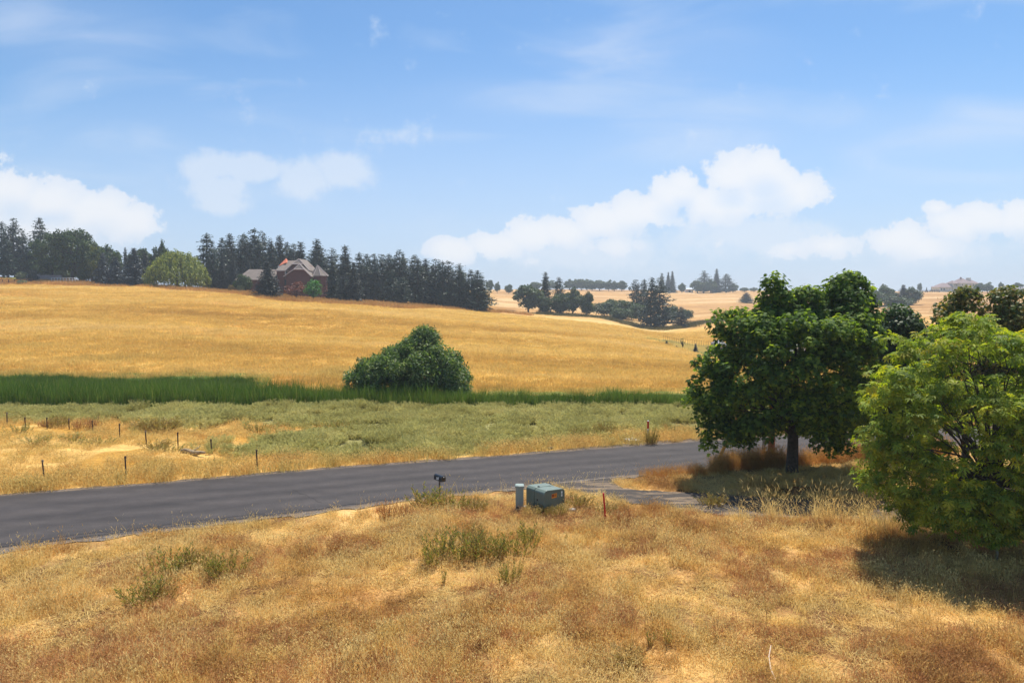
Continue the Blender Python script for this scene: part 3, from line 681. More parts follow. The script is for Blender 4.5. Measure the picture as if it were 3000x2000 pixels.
    V = []; F = []
    for i in range(14):
        c = np.array(cl[rs.randint(len(cl))][:3]) - o
        tube(V, F, [(c[0] * .1, c[1] * .1, -.1), tuple(c * .5 + (0, 0, .3)), tuple(c)], [.09, .06, .015], 5)
    mk("stems", V, F, BARK, t)
near_trees()

# ------------------------------------------------------------------ far trees: prototypes of unit height
def conifer_mesh(kind, seed):
    rs = np.random.RandomState(seed); P = []; Nn = []; D = []; sz = []
    TV = []; TF = []
    if kind == 'pine': z0, rmax, nw = .04, .155, 40
    elif kind == 'slim': z0, rmax, nw = .05, .12, 40
    else: z0, rmax, nw = .01, .25, 44
    if kind == 'pine': rmax *= rs.uniform(.8, 1.25)
    topk = rs.uniform(.55, 1.0); lop = rs.uniform(0, 6.28)
    wx, wy = rs.normal(size=2) * .01
    tube(TV, TF, [(0, 0, -.03), (wx, wy, .5), (0, 0, .97)], [.018 if kind != 'spruce' else .022, .012, .002], 6)
    for i in range(nw):
        t = (i + rs.uniform(0, .8)) / nw; z = z0 + (1 - z0) * t
        if kind == 'pine': r = rmax * 1.3 * (min(1, t * 3 + .5)) * (1 - t) ** topk * rs.uniform(.5, 1.2) + .003
        elif kind == 'slim': r = rmax * (1 - t) ** .75 * rs.uniform(.65, 1.15) + .006
        else: r = rmax * (1 - t) ** .9 * rs.uniform(.82, 1.1) + .006
        nb = (7 if kind != 'spruce' else 9) - (3 if t > .86 else 0)
        a0 = rs.uniform(0, 7)
        for b_ in range(nb):
            if kind == 'pine' and rs.rand() < .14 + .22 * (math.cos(a0 + 2 * math.pi * b_ / nb - lop + t * 5) > .5): continue
            a = a0 + 2 * math.pi * b_ / nb + rs.uniform(-.3, .3); L_ = r * rs.uniform(.45, 1.3); d = np.array((math.cos(a), math.sin(a), 0))
            rise = {'pine': .25, 'slim': .05, 'spruce': -.28}[kind] * L_ if t < .85 else .5 * L_
            nf = int(10 + 85 * L_)
            for k in range(nf):
                q = rs.uniform(.3 if kind == 'pine' else .12, 1.0); p = np.array((0, 0, z)) + d * L_ * q + np.array((0, 0, rise * q)) + rs.normal(size=3) * np.array((.012, .012, .009))
                P.append(p); Nn.append(np.array((0, 0, 1)) + d * .4 + rs.normal(size=3) * .6); D.append(d + rs.normal(size=3) * .5 + (0, 0, .2 if kind == 'pine' else -.25)); sz.append(rs.uniform(.024, .048) * (.4 + .6 * (1 - t) ** .6))
    n = len(P)
    V, F, rnd = stamp(QUADLEAF[0] * (1, .8, 1), QUADLEAF[1], np.array(P), np.array(Nn), np.array(D), np.array(sz), rs.uniform(0, 1, n))
    return (V, F, rnd), (TV, TF)
def broad_mesh(seed, w=.5, zc=.5, n=40, cr=.16, leaf=.055, dens=900, low=.02):
    rs = np.random.RandomState(seed); cl = []
    for i in range(n):
        d = unit(rs.normal(size=3)); rho = rs.uniform(.3, 1) ** .5
        r = cr * rs.uniform(.6, 1.2)
        z = zc + d[2] * (1 - zc - r * .8) * rho if d[2] > 0 else zc + d[2] * (zc - low - r) * rho
        cl.append((d[0] * (w - r) * rho, d[1] * (w - r) * rho, z, r, r, r * .8))
    V, F, rnd = clump_leaves(cl, QUADLEAF, dens, leaf, .5, .7, rs=rs)
    TV = []; TF = []
    tube(TV, TF, [(0, 0, -.03), (.01, 0, .2), (0, .01, .5), (0, 0, .75)], [.032, .024, .016, .004], 7)
    for c in cl[:12]: tube(TV, TF, [(0, 0, .2), tuple(np.array(c[:3]) * .6 + (0, 0, .1)), c[:3]], [.014, .009, .002], 4)
    return (V, F, rnd), (TV, TF)
def willow_mesh(seed):
    rs = np.random.RandomState(seed); P = []; cl = []
    for i in range(300):
        a = rs.uniform(0, 2 * math.pi); q = math.sqrt(rs.rand()); x = math.cos(a) * q * .66; y = math.sin(a) * q * .66
        ztop = .97 * math.sqrt(max(0.02, 1 - (q * .93) ** 2)) * rs.uniform(.84, 1.0) * (1 - .1 * max(0, math.cos(a + .6)) * q)
        ztop = max(ztop, .28); L_ = ztop * rs.uniform(.35, .85) if q > .5 else ztop * rs.uniform(.2, .5)
        nn = int(26 + 70 * L_)
        z = ztop - L_ * rs.rand(nn)
        P.append(np.stack([x + rs.normal(size=nn) * .022, y + rs.normal(size=nn) * .022, z], 1))
    P = np.concatenate(P); n = len(P)
    V, F, rnd = stamp(QUADLEAF[0] * (1, .55, 1), QUADLEAF[1], P, unit(P * (1, 1, .1)) + rs.normal(size=(n, 3)) * .6 + (0, 0, .25), np.tile((0, 0, -1.), (n, 1)) + rs.normal(size=(n, 3)) * .35, rs.uniform(.035, .06, n), rs.uniform(0, 1, n))
    TV = []; TF = []
    tube(TV, TF, [(0, 0, -.03), (.01, 0, .25), (.05, 0, .6)], [.045, .035, .01], 7)
    return (V, F, rnd), (TV, TF)

M_PINE = leafmat("pine_needles", [(24, 46, 36), (36, 62, 48), (54, 84, 60)], .12, wscale=.06, wcols=[(22, 40, 42), (42, 60, 46)], wamt=.4)
M_SPRUCE = leafmat("spruce_needles", [(26, 36, 34), (36, 50, 46), (52, 66, 60)], .1)
M_BLUES = leafmat("blue_spruce_needles", [(40, 50, 56), (60, 72, 80), (88, 100, 108)], .1)
M_FARLEAF = leafmat("far_broad_leaves", [(46, 62, 34), (60, 80, 42), (80, 100, 52)], .3)
M_OLIVE = leafmat("olive_leaves", [(74, 84, 36), (98, 106, 44), (122, 126, 54)], .3)
M_WILLOW = leafmat("weeping_willow_leaves", [(92, 108, 48), (120, 132, 58), (154, 158, 76)], .38)
M_BRIGHT = leafmat("bright_green_leaves", [(46, 96, 30), (62, 122, 40), (92, 150, 54)], .35)
M_RED = leafmat("reddish_leaves", [(84, 44, 36), (110, 58, 42), (136, 80, 54)], .25)
M_TAN = leafmat("tan_shrub_leaves", [(120, 104, 60), (150, 128, 74), (112, 110, 60)], .2)
M_GREYB = leafmat("grey_green_leaves", [(92, 104, 74), (112, 122, 88), (132, 138, 102)], .2)

PROTO = {}
def proto(key, maker, mat):
    (V, F, r), (TV, TF) = maker
    me = mesh("crown", V, F, {'rnd': r}); me.materials.append(mat)
    tm = mesh("trunk", TV, TF, smooth=True); tm.materials.append(BARK)
    PROTO[key] = (me, tm)
for i in range(8): proto('pine%d' % i, conifer_mesh('pine', 50 + i), M_PINE)
for i in range(2): proto('slim%d' % i, conifer_mesh('slim', 60 + i), M_PINE)
for i in range(2): proto('spruce%d' % i, conifer_mesh('spruce', 70 + i), M_SPRUCE)
proto('blue0', conifer_mesh('spruce', 75), M_BLUES); proto('blue1', conifer_mesh('spruce', 76), M_BLUES)
for i in range(3): proto('broad%d' % i, broad_mesh(80 + i), M_FARLEAF)
proto('ash', broad_mesh(90, .55, .56, 90, .12, .036, 1300, .10), M_FARLEAF)
proto('olive', broad_mesh(91, .5, .5, 34, .17), M_OLIVE)
proto('bush', broad_mesh(92, .62, .42, 30, .24, .06, 420, .0), M_FARLEAF)
proto('roundbush', broad_mesh(93, .58, .42, 40, .26, .05, 300, .0), M_SPRUCE)
proto('bright', broad_mesh(94, .52, .5, 30, .18, .055, 300, .05), M_BRIGHT)
proto('red', broad_mesh(95, .6, .45, 30, .18, .05, 300, .02), M_RED)
proto('tan', broad_mesh(96, .62, .42, 26, .26, .07, 420, .0), M_TAN)
proto('grey', broad_mesh(97, .62, .42, 26, .26, .07, 420, .0), M_GREYB)
proto('willow', willow_mesh(98), M_WILLOW)
proto('thin', broad_mesh(99, .3, .7, 14, .09, .05, 160, .4), M_OLIVE)
WID = {'pine': .31, 'slim': .24, 'spruce': .50, 'blue': .50, 'broad': 1.0, 'ash': 1.08, 'olive': 1.0, 'bush': 1.2, 'roundbush': 1.14, 'bright': 1.02, 'red': 1.16, 'tan': 1.2, 'grey': 1.2, 'willow': 1.32, 'thin': .6}
NAME = {'pine': 'pine_tree', 'slim': 'fir_tree', 'spruce': 'spruce_tree', 'blue': 'spruce_tree', 'broad': 'leafy_tree', 'ash': 'ash_tree', 'olive': 'leafy_tree', 'bush': 'bush', 'roundbush': 'bush', 'bright': 'leafy_tree', 'red': 'shrub', 'tan': 'bush', 'grey': 'bush', 'willow': 'willow_tree', 'thin': 'young_tree'}
def far_tree(key, px, ytop, wpx, Y, label, group=None, rs=R):
    """key prototype, px centre, ytop pixel of the top, wpx width in pixels of the 3000 px photo, Y distance"""
    p = atY(px, ytop, Y); g = gz(p[0], Y); h = max(p[2] - g, .4)
    kind = key.rstrip('0123456789'); w = wpx / FPX * Y * (1.2 if kind == 'broad' and Y < 300 else 1.0)
    if kind == 'broad' and Y > 600: w *= rs.uniform(1.15, 1.75); h *= rs.uniform(.92, 1.1)
    s = w / WID[kind]
    nm = NAME[kind]; cat = {'bush': 'bush', 'shrub': 'shrub'}.get(nm, 'tree')
    t = thing(nm, label, cat, (p[0], Y, g), group, rs.uniform(0, 6.28)); t.scale = (s, s, h)
    if kind in ('pine', 'slim'): t.rotation_euler = (rs.normal() * .022, rs.normal() * .022, t.rotation_euler[2])
    me, tm = PROTO[key]
    mk("trunk", None, None, None, t, me=tm); mk("crown", None, None, None, t, me=me)
    return t

def far_trees():
    rs = np.random.RandomState(77)
    BELT = "dark pines of the belt on the hill"
    # treetops of the belt from left to right
    tops = [(602, 683, 50, 214), (647, 696, 40, 222), (667, 685, 42, 226), (705, 689, 44, 222), (721, 684, 42, 226), (747, 667, 50, 224), (769, 679, 46, 228), (791, 698, 42, 224), (819, 690, 40, 228),
            (840, 709, 40, 232), (860, 714, 44, 230), (884, 709, 36, 228), (922, 700, 42, 226), (943, 722, 38, 228), (969, 727, 40, 224), (1012, 720, 44, 222), (1057, 739, 40, 220), (1075, 744, 38, 226),
            (1095, 743, 40, 222), (1117, 746, 40, 218), (1137, 743, 40, 220), (1153, 755, 38, 216), (1172, 733, 44, 218), (1188, 737, 42, 222), (1212, 746, 42, 218), (1226, 757, 38, 214), (1250, 758, 36, 220),
            (1279, 760, 40, 216), (1298, 765, 38, 212), (1318, 762, 40, 214), (1340, 773, 40, 212), (1354, 777, 38, 216), (1377, 789, 36, 212), (1398, 792, 42, 210), (1410, 808, 34, 214)]
    ords = ["first", "second", "third", "fourth", "fifth", "sixth", "seventh", "eighth", "ninth", "tenth", "eleventh", "twelfth", "thirteenth", "fourteenth", "fifteenth", "sixteenth", "seventeenth"]
    n = len(tops)
    special = {5: "tallest dark pine of the belt, its top the highest point above the brown house", 12: "pointed dark pine rising above the turret roof of the brown house",
               0: "dark pine directly right of the weeping willow", 34: "low dark pine at the right end of the pine belt on the hill"}
    for i, (px, yt, w, Y) in enumerate(tops):
        px += rs.uniform(-3, 3)
        key = 'slim%d' % (i % 2) if i in (2, 8, 11, 12, 15, 26) else 'pine%d' % (i * 3 % 8)
        if i in special: lab = special[i]
        elif i < 17: lab = "dark pine, %s treetop from the left end of the belt behind the brown house" % ords[i]
        else: lab = "dark pine, %s treetop from the right end of the pine belt on the hill" % ords[n - 1 - i] if n - 1 - i < 17 else "dark pine in the middle of the belt on the hill"
        far_tree(key, px, yt, w * rs.uniform(1.4, 1.85), Y, lab, BELT, rs)
    for i in range(30):
        px = 650 + 25.5 * i + rs.uniform(-8, 8); yt = np.interp(px, [600, 750, 900, 1050, 1200, 1330, 1420], [712, 706, 730, 762, 764, 782, 812]) + rs.uniform(4, 26)
        far_tree('pine%d' % (i % 8), px, yt, rs.uniform(60, 78), rs.uniform(232, 250), "dark pine deep inside the belt on the hill, seen between the front treetops", "inner pines of the belt", rs)
    # lower conifers at the front of the belt
    F_ = [("spruce0", 782, 766, 98, 176, "broad dark spruce in front of the brown house, left of its main roof"),
          ("slim1", 973, 764, 44, 190, "slender dark fir right of the turret of the brown house"),
          ("spruce1", 1005, 806, 52, 184, "small dark spruce with a bare trunk foot right of the brown house"),
          ("spruce0", 1036, 768, 66, 186, "pointed dark spruce at the field edge right of the brown house"),
          ("pine2", 1178, 812, 46, 203, "low dark pine in front of the middle of the belt"),
          ("pine3", 1150, 790, 44, 205, "dark pine in front, just left of the low pine in the middle of the belt"),
          ("spruce1", 683, 757, 52, 206, "dark spruce behind the left roof wing of the brown house"),
          ("spruce0", 650, 742, 44, 205, "dark spruce between the weeping willow and the brown house"),
          ("spruce1", 728, 762, 40, 212, "short spruce top showing above the left roof wing of the brown house"),
          ("pine1", 620, 730, 50, 206, "dark pine leaning against the right side of the weeping willow"),
          ("blue0", 392, 727, 96, 196, "tall blue spruce left of the weeping willow"),
          ("blue1", 338, 755, 86, 199, "middle blue spruce of the three left of the weeping willow"),
          ("blue0", 300, 742, 70, 203, "left blue spruce of the three, beside the small barn"),
          ("spruce1", 425, 740, 60, 204, "dark spruce squeezed between the tall blue spruce and the willow"),
          ("willow", 516, 721, 172, 195, "big yellow-green weeping willow on the hill"),
          ("broad1", 455, 716, 50, 222, "grey-green tree top behind the left side of the willow"),
          ("broad2", 477, 697, 34, 220, "narrow rounded dark tree poking up behind the willow"),
          ("broad0", 416, 720, 58, 224, "dark rounded tree behind the tall blue spruce"),
          ("slim0", 366, 725, 24, 226, "thin pointed fir top between the dark trees left of the willow"),
          ("broad1", 392, 724, 44, 230, "dark tree top above the tall blue spruce"),
          ("ash", 150, 690, 130, 218, "left half of the big dark spreading tree behind the white fence"),
          ("ash", 206, 660, 165, 215, "tall dark spreading tree behind the white ranch fence, its crown ragged on top"),
          ("olive", 268, 720, 70, 217, "yellow-green tree at the right side of the big spreading tree"),
          ("pine0", 3, 648, 56, 238, "dark pine at the left edge of the picture"),
          ("pine1", 37, 640, 62, 236, "tall dark pine, second from the left edge"),
          ("pine2", 66, 672, 50, 236, "shorter dark pine between the two tall ones on the far left"),
          ("pine3", 112, 638, 66, 236, "tall dark pine rising behind the left of the big spreading tree"),
          ("pine4", 18, 700, 56, 228, "lower dark pine in front at the left edge"),
          ("broad0", 255, 699, 60, 240, "grey tree top just right of the big spreading tree"),
          ("broad1", 286, 700, 60, 236, "dark rounded tree top left of the blue spruces"),
          ("broad2", 322, 711, 66, 232, "dark rounded tree behind the blue spruces"),
          ("broad1", 230, 730, 60, 225, "dark understorey tree behind the white fence"),
          ("broad0", 85, 740, 90, 238, "dark understorey tree behind the grey bush on the far left"),
          ("broad2", 130, 745, 80, 234, "dark understorey tree behind the dark round bush"),
          ("bush", 196, 772, 74, 232, "dark bush filling the gap under the big spreading tree"), ("bush", 160, 778, 60, 236, "dark bush behind the purplish stone wall"), ("bush", 120, 776, 50, 240, "dark bush behind the dark round clipped bush"),
          ("bush", 245, 778, 40, 214, "low dark bush beside the small barn"),
          ("roundbush", 94, 787, 38, 205, "dark round clipped bush at the edge of the lawn"),
          ("grey", 61, 790, 34, 210, "grey-green bush left of the dark round bush"),
          ("grey", 64, 818, 30, 198, "pale grey-green bush at the dark rail fence"),
          ("bush", 708, 794, 64, 186, "dark bush against the left roof wing of the brown house"),
          ("tan", 678, 829, 26, 186, "tan rounded bush in front of the left wing of the brown house"),
          ("grey", 705, 830, 28, 184, "green rounded bush beside the tan bush by the brown house"),
          ("red", 868, 822, 82, 182, "reddish brown shrub in front of the gable of the brown house"),
          ("bright", 918, 812, 66, 180, "bright green small tree at the right corner of the brown house"),
          # valley and far fields
          ("broad0", 1435, 818, 26, 520, "leftmost of the three small dark trees on the far skyline"),
          ("broad1", 1457, 823, 22, 520, "middle one of the three small dark trees on the far skyline"),
          ("broad2", 1490, 831, 30, 500, "rightmost of the three small dark trees, just below the skyline"),
          ("broad0", 1548, 830, 84, 262, "round leafy tree at the left of the clump in the valley"),
          ("slim0", 1598, 797, 44, 266, "dark fir with a bent pointed tip in the valley clump"),
          ("pine0", 1641, 811, 52, 268, "dark ragged conifer in the middle of the valley clump"),
          ("broad1", 1678, 836, 62, 264, "leafy tree in the right half of the valley clump"),
          ("broad2", 1718, 850, 46, 262, "small round tree at the right end of the valley clump"),
          ("broad1", 1590, 856, 50, 258, "low leafy tree at the foot of the bent fir in the valley"),
          ("broad0", 1640, 856, 56, 259, "low leafy tree in front of the ragged conifer in the valley"),
          ("bush", 1770, 876, 90, 278, "rounded green bush at the left of the valley thicket"),
          ("bush", 1796, 866, 70, 284, "green bush with the raised crown in the valley thicket"),
          ("bush", 1832, 868, 84, 276, "green bush in the middle of the valley thicket"),
          ("bush", 1872, 880, 80, 272, "green bush left of the tall dark pine"),
          ("bush", 1820, 895, 80, 262, "low green bush at the front of the valley thicket"),
          ("bush", 1968, 886, 66, 268, "green bush right of the tall dark pine"),
          ("bush", 2008, 898, 54, 274, "green bush at the right end of the valley thicket"),
          ("pine1", 1862, 820, 54, 288, "dark pine behind the valley thicket"),
          ("pine4", 1888, 818, 50, 290, "second dark pine behind the thicket, touching the tall dark pine"),
          ("pine3", 1910, 813, 66, 240, "tall dark twin-topped pine in the valley, its left stem"),
          ("pine2", 1932, 815, 68, 241, "tall dark twin-topped pine in the valley, its right stem"),
          ("pine0", 1995, 898, 48, 238, "small dark pine right of the tall twin-topped pine"),
          ("broad0", 1569, 824, 36, 620, "bluish far tree behind the valley clump, left of the bent fir"),
          ("broad1", 1611, 820, 40, 630, "bluish far tree behind the valley clump, right of the bent fir"),
          ("broad1", 1668, 817, 30, 640, "leftmost tree of the far skyline row"), ("broad2", 1687, 815, 28, 640, "second tree from the left in the far skyline row"),
          ("broad0", 1704, 816, 28, 640, "third tree from the left in the far skyline row"), ("broad1", 1720, 816, 28, 640, "middle tree of the far skyline row"),
          ("broad2", 1735, 817, 28, 640, "brownish tree in the right half of the far skyline row"), ("broad0", 1757, 819, 32, 640, "round tree left of the gap in the far skyline row"),
          ("broad1", 1784, 819, 26, 640, "third tree from the right in the far skyline row"), ("broad2", 1800, 820, 28, 640, "second tree from the right in the far skyline row"),
          ("broad0", 1822, 821, 26, 640, "rightmost tree of the far skyline row"),
          ("broad1", 1845, 838, 8, 640, "tiny tree alone on the skyline right of the far row"),
          ("slim1", 1940, 800, 26, 600, "pale thin far fir behind the tall twin-topped pine"), ("spruce0", 1958, 797, 30, 605, "left far spruce of the close pair on the skyline"),
          ("spruce1", 1970, 794, 30, 603, "right far spruce of the close pair on the skyline"),
          ("broad2", 1998, 827, 26, 600, "small round far tree right of the spruce pair"),
          ("pine1", 2063, 793, 40, 610, "ragged far pine at the left of the hilltop grove"), ("spruce1", 2100, 787, 38, 608, "tallest pointed spruce of the hilltop grove"),
          ("pine3", 2129, 802, 50, 606, "broad far pine at the right of the hilltop grove"), ("broad1", 2082, 816, 30, 604, "round dark tree between the conifers of the hilltop grove"),
          ("broad0", 2044, 822, 34, 604, "low tree at the left foot of the hilltop grove"), ("broad2", 2148, 830, 20, 610, "sparse small tree at the right foot of the hilltop grove"),
          ("broad0", 2181, 842, 18, 620, "tiny far tree on the skyline left of the maple"), ("broad1", 2209, 840, 20, 620, "second tiny far tree on the skyline beside the maple"),
          ("slim1", 2187, 857, 44, 420, "dark green columnar tree just left of the maple crown"),
          ("spruce1", 2383, 846, 18, 500, "bluish treetop between the two peaks of the maple"),
          ("broad1", 2595, 829, 74, 345, "large bluish tree right of the maple crown"), ("spruce0", 2647, 834, 62, 342, "pointed bluish spruce right of the large bluish tree"),
          ("broad2", 2672, 838, 66, 340, "bluish round tree at the right end of the tree group beside the maple"), ("broad0", 2618, 864, 76, 300, "nearer dark tree in front of the bluish tree group"),
          ("broad2", 2566, 846, 66, 340, "bluish tree half hidden behind the right side of the maple"), ("broad1", 2652, 868, 60, 310, "low dark tree below the pointed bluish spruce"),
          ("bush", 2695, 824, 15, 600, "tall oval clipped tree left of the pale far house"),
          ("broad1", 2742, 838, 14, 600, "small dark tree left of the far garage"), ("broad0", 2785, 831, 24, 590, "sparse tree between the far garage and the pale house"),
          ("spruce1", 2730, 838, 8, 610, "tiny pointed fir on the skyline by the far garage"), ("spruce0", 2715, 840, 7, 610, "smallest pointed fir on the skyline beside the oval tree"),
          ("broad0", 2872, 827, 36, 520, "dark tree at the right wall of the pale far house"), ("broad1", 2895, 824, 38, 515, "dark round tree right of the pale far house"),
          ("broad2", 2934, 824, 18, 520, "slim dark tree standing alone right of the pale far house"), ("broad1", 2960, 836, 34, 480, "dark tree behind the white horse at the right edge"),
          ("broad0", 2982, 826, 36, 500, "dark rounded tree above the grey roof at the right edge"), ("bush", 2990, 844, 26, 455, "dark bush in front of the grey roof at the right edge"),
          ("spruce0", 1953, 997, 15, 124, "leftmost of the three small young spruces in the fenced lot"), ("spruce1", 1982, 1012, 13, 120, "shortest young spruce, in the middle of the fenced lot"),
          ("blue0", 2038, 1006, 21, 116, "bluish young spruce at the right of the fenced lot"), ("thin", 2001, 986, 26, 121, "thin yellowish young tree between the young spruces"),
          ]
    for f in F_: far_tree(*f, rs=rs)
far_trees()

# ------------------------------------------------------------------ buildings
def gable(V, F, x0, x1, y0, y1, z0, z1, axis='x', hip=0.0, th=.18):
    """thick roof; ridge along axis; hip = inset of the ridge ends"""
    if axis == 'x':
        ym = (y0 + y1) / 2; top = [(x0, y0, z0), (x1, y0, z0), (x1, y1, z0), (x0, y1, z0), (x0 + hip, ym, z1), (x1 - hip, ym, z1)]
        f = [(0, 1, 5, 4), (2, 3, 4, 5), (1, 2, 5), (3, 0, 4), (0, 3, 2, 1)]
    else:
        xm = (x0 + x1) / 2; top = [(x0, y0, z0), (x1, y0, z0), (x1, y1, z0), (x0, y1, z0), (xm, y0 + hip, z1), (xm, y1 - hip, z1)]
        f = [(1, 2, 5, 4), (3, 0, 4, 5), (0, 1, 4), (2, 3, 5), (0, 3, 2, 1)]
    b = len(V); V += top; F += [tuple(b + i for i in q) for q in f]
def roofmat(name, col, scale=3):
    m, nt, N, L, b = newmat(name)
    w = N.new('ShaderNodeTexBrick'); w.inputs['Scale'].default_value = scale; t = N.new('ShaderNodeTexCoord'); L.new(t.outputs['Object'], w.inputs['Vector'])
    w.inputs['Color1'].default_value = col; w.inputs['Color2'].default_value = tuple(c * .75 for c in col[:3]) + (1,); w.inputs['Mortar'].default_value = tuple(c * .5 for c in col[:3]) + (1,)
    c = mixc(nt, .5, w.outputs['Color'], ramp(nt, noise_node(nt, 1.2), [(.3, tuple(c * .7 for c in col[:3]) + (1,)), (.7, tuple(c * 1.2 for c in col[:3]) + (1,))]))
    L.new(c, b.inputs['Base Color']); b.inputs['Roughness'].default_value = .85
    return m
def buildings():
    m_roof = roofmat("cedar_shingles", lin(126, 114, 106)); m_trim = plain("roof_trim", lin(176, 160, 156), .7)
    m_wall = plain("brown_siding", lin(106, 64, 54), .85, scale=2); m_orange = plain("painted_sunlit_cedar", lin(214, 118, 84), .8)  # m_orange: warm sunlight on the roof plane put into its base colour
    m_white = plain("white_paint", lin(225, 222, 215), .6); m_glass = plain("window_glass", (.03, .04, .05, 1), .12, var=.05)
    Y0 = 200.0; s = Y0 / FPX
    def lx(px): return (px - 860) * s
    def lz(py): return float(atY(860, py, Y0)[2])
    gx = atY(860, 860, Y0)[0]; zb = gz(gx, Y0) ; zl = lambda py: lz(py) - zb
    t = thing("brown_house", "brown shingled house with gables and a pointed turret roof among the hill pines", "house", (gx, Y0, zb))
    # walls
    V = []; F = []
    box(V, F, lx(805), lx(905), 2.0, 12, -1.5, zl(792)); box(V, F, lx(684), lx(806), 3.0, 11, -1.5, zl(818)); box(V, F, lx(846), lx(915), -2.0, 2.2, -1.5, zl(806))
    # gable end walls facing the viewer
    b = len(V); V += [(lx(846), -2.0, zl(806)), (lx(915), -2.0, zl(806)), (lx(896), -2.0, zl(792)), (lx(868), -2.0, zl(792)), (lx(846), 2.2, zl(806)), (lx(915), 2.2, zl(806)), (lx(896), 2.2, zl(792)), (lx(868), 2.2, zl(792))]
    F += [(b, b + 1, b + 2, b + 3), (b + 4, b + 7, b + 6, b + 5), (b + 1, b + 5, b + 6, b + 2), (b, b + 3, b + 7, b + 4), (b + 3, b + 2, b + 6, b + 7)]
    b = len(V); V += [(lx(842), 1.0, zl(793)), (lx(903), 1.0, zl(793)), (lx(890), 1.0, zl(775)), (lx(858), 1.0, zl(775)), (lx(842), 9, zl(793)), (lx(903), 9, zl(793)), (lx(890), 9, zl(775)), (lx(858), 9, zl(775))]
    F += [(b, b + 1, b + 2, b + 3), (b + 4, b + 7, b + 6, b + 5), (b + 1, b + 5, b + 6, b + 2), (b, b + 3, b + 7, b + 4)]
    mk("wall", V, F, m_wall, t)
    V = []; F = []
    cx_ = lx(931); r0 = 2.3
    ring = [(cx_ + r0 * math.cos(a), 2.0 + r0 * math.sin(a)) for a in [math.pi / 8 + k * math.pi / 4 for k in range(8)]]
    b = 0; V = [(x, y, -1.5) for x, y in ring] + [(x, y, zl(809)) for x, y in ring]; F = [(k, (k + 1) % 8, 8 + (k + 1) % 8, 8 + k) for k in range(8)]
    mk("turret_wall", V, F, m_wall, t)
    ring = [(cx_ + (r0 + .45) * math.cos(a), 2.0 + (r0 + .45) * math.sin(a)) for a in [math.pi / 8 + k * math.pi / 4 for k in range(8)]]
    V = [(x, y, zl(808)) for x, y in ring] + [(cx_ - .5, 2.0, zl(776))]; F = [(k, (k + 1) % 8, 8) for k in range(8)] + [tuple(range(8))[::-1]]
    tr = mk("turret_roof", V, F, m_roof, t)
    V = []; F = []
    for k in range(8): tube(V, F, [ring[k] + (zl(808) + .05,), (cx_ - .5, 2.0, zl(776) + .06)], [.09, .06], 4)
    mk("hip_trim", V, F, m_trim, tr)
    # main roof: ridge along x, left half, with the front slope towards the viewer
    V = []; F = []
    V += [(lx(801), 1.4, zl(792)), (lx(846), 1.4, zl(792)), (lx(870), 6.5, zl(759)), (lx(824), 6.5, zl(760)), (lx(801), 12.5, zl(792)), (lx(905), 12.5, zl(790))]
    F += [(0, 1, 2, 3), (3, 2, 5, 4), (0, 3, 4), (0, 4, 5, 1)]
    r = mk("roof", V, F, m_roof, t)
    # upper cross gable with a clipped peak
    def clipped(x0, xm, x1, y0, y1, ze, zp, xa, xb, zc, nm):
        V = [(x0, y0, ze), (x0, y1, ze), (xm, y1, zp), (xm, y0 + 1.6, zp), (xa, y0, zc), (xb, y0, zc), (x1, y0, ze), (x1, y1, ze)]
        F = [(0, 4, 3, 2, 1), (6, 7, 2, 3, 5), (4, 5, 3)]
        o = mk(nm, V, F, m_roof, t)
        md = o.modifiers.new("thick", 'SOLIDIFY'); md.thickness = .3; md.offset = 0
        V = []; F = []
        for a, b_ in (((x0, y0, ze), (xa, y0, zc)), ((xb, y0, zc), (x1, y0, ze)), ((xa, y0, zc), (xb, y0, zc)), ((xa, y0, zc), (xm, y0 + 1.6, zp)), ((xb, y0, zc), (xm, y0 + 1.6, zp))):
            tube(V, F, [(a[0], a[1] - .16, a[2] + .1), (b_[0], b_[1] - .16, b_[2] + .1)], [.12, .12], 4)
        mk("roof_trim", V, F, m_trim, o)
    clipped(lx(836), lx(871), lx(906), .6, 10, zl(794), zl(758), lx(857), lx(889), zl(774), "upper_gable_roof")
    clipped(lx(840), lx(882), lx(921), -2.5, 3.5, zl(812), zl(775), lx(870), lx(900), zl(791), "lower_gable_roof")
    V = []; F = []; gable(V, F, lx(679), lx(808), 2.4, 11.6, zl(819), zl(786), 'x', 2.6); mk("wing_roof", V, F, m_roof, t)
    V = []; F = []; box(V, F, lx(801), lx(846), 1.2, 1.4, zl(794), zl(791.5)); mk("gutter", V, F, m_trim, t)
    V = [(lx(803), 4.4, zl(777)), (lx(826), 4.4, zl(767)), (lx(819), 6.5, zl(753)), (lx(803), 8, zl(777)), (lx(826), 8, zl(767))]; F = [(0, 1, 2), (0, 2, 3), (1, 4, 2), (3, 2, 4), (0, 3, 4, 1)]
    d = mk("dormer_roof", V, F, m_orange, t, None)  # roof piece lit orange by the sun; that light is painted in its colour
    V = []; F = []; box(V, F, lx(800), lx(812), 4.6, 6.5, zl(786), zl(776)); mk("dormer_wall", V, F, m_white, t)
    V = []; F = []; box(V, F, lx(829), lx(837), 1.85, 1.99, zl(802), zl(792)); w = mk("window", V, F, m_glass, t)
    V = []; F = []; box(V, F, lx(830.5), lx(832), 1.75, 1.84, zl(803), zl(789)); mk("window_frame", V, F, m_white, w)
    V = []; F = []; box(V, F, lx(862), lx(865), .85, .99, zl(782), zl(779)); mk("window", V, F, m_glass, t)
    V = []; F = []; box(V, F, lx(828), lx(840), 1.85, 1.99, -.2, zl(818)); mk("door", V, F, m_glass, t)
    # pale far house
    m_st = plain("pale_stucco", lin(206, 204, 190), .85, scale=.5); m_rt = roofmat("clay_tiles", lin(142, 122, 122), 2)
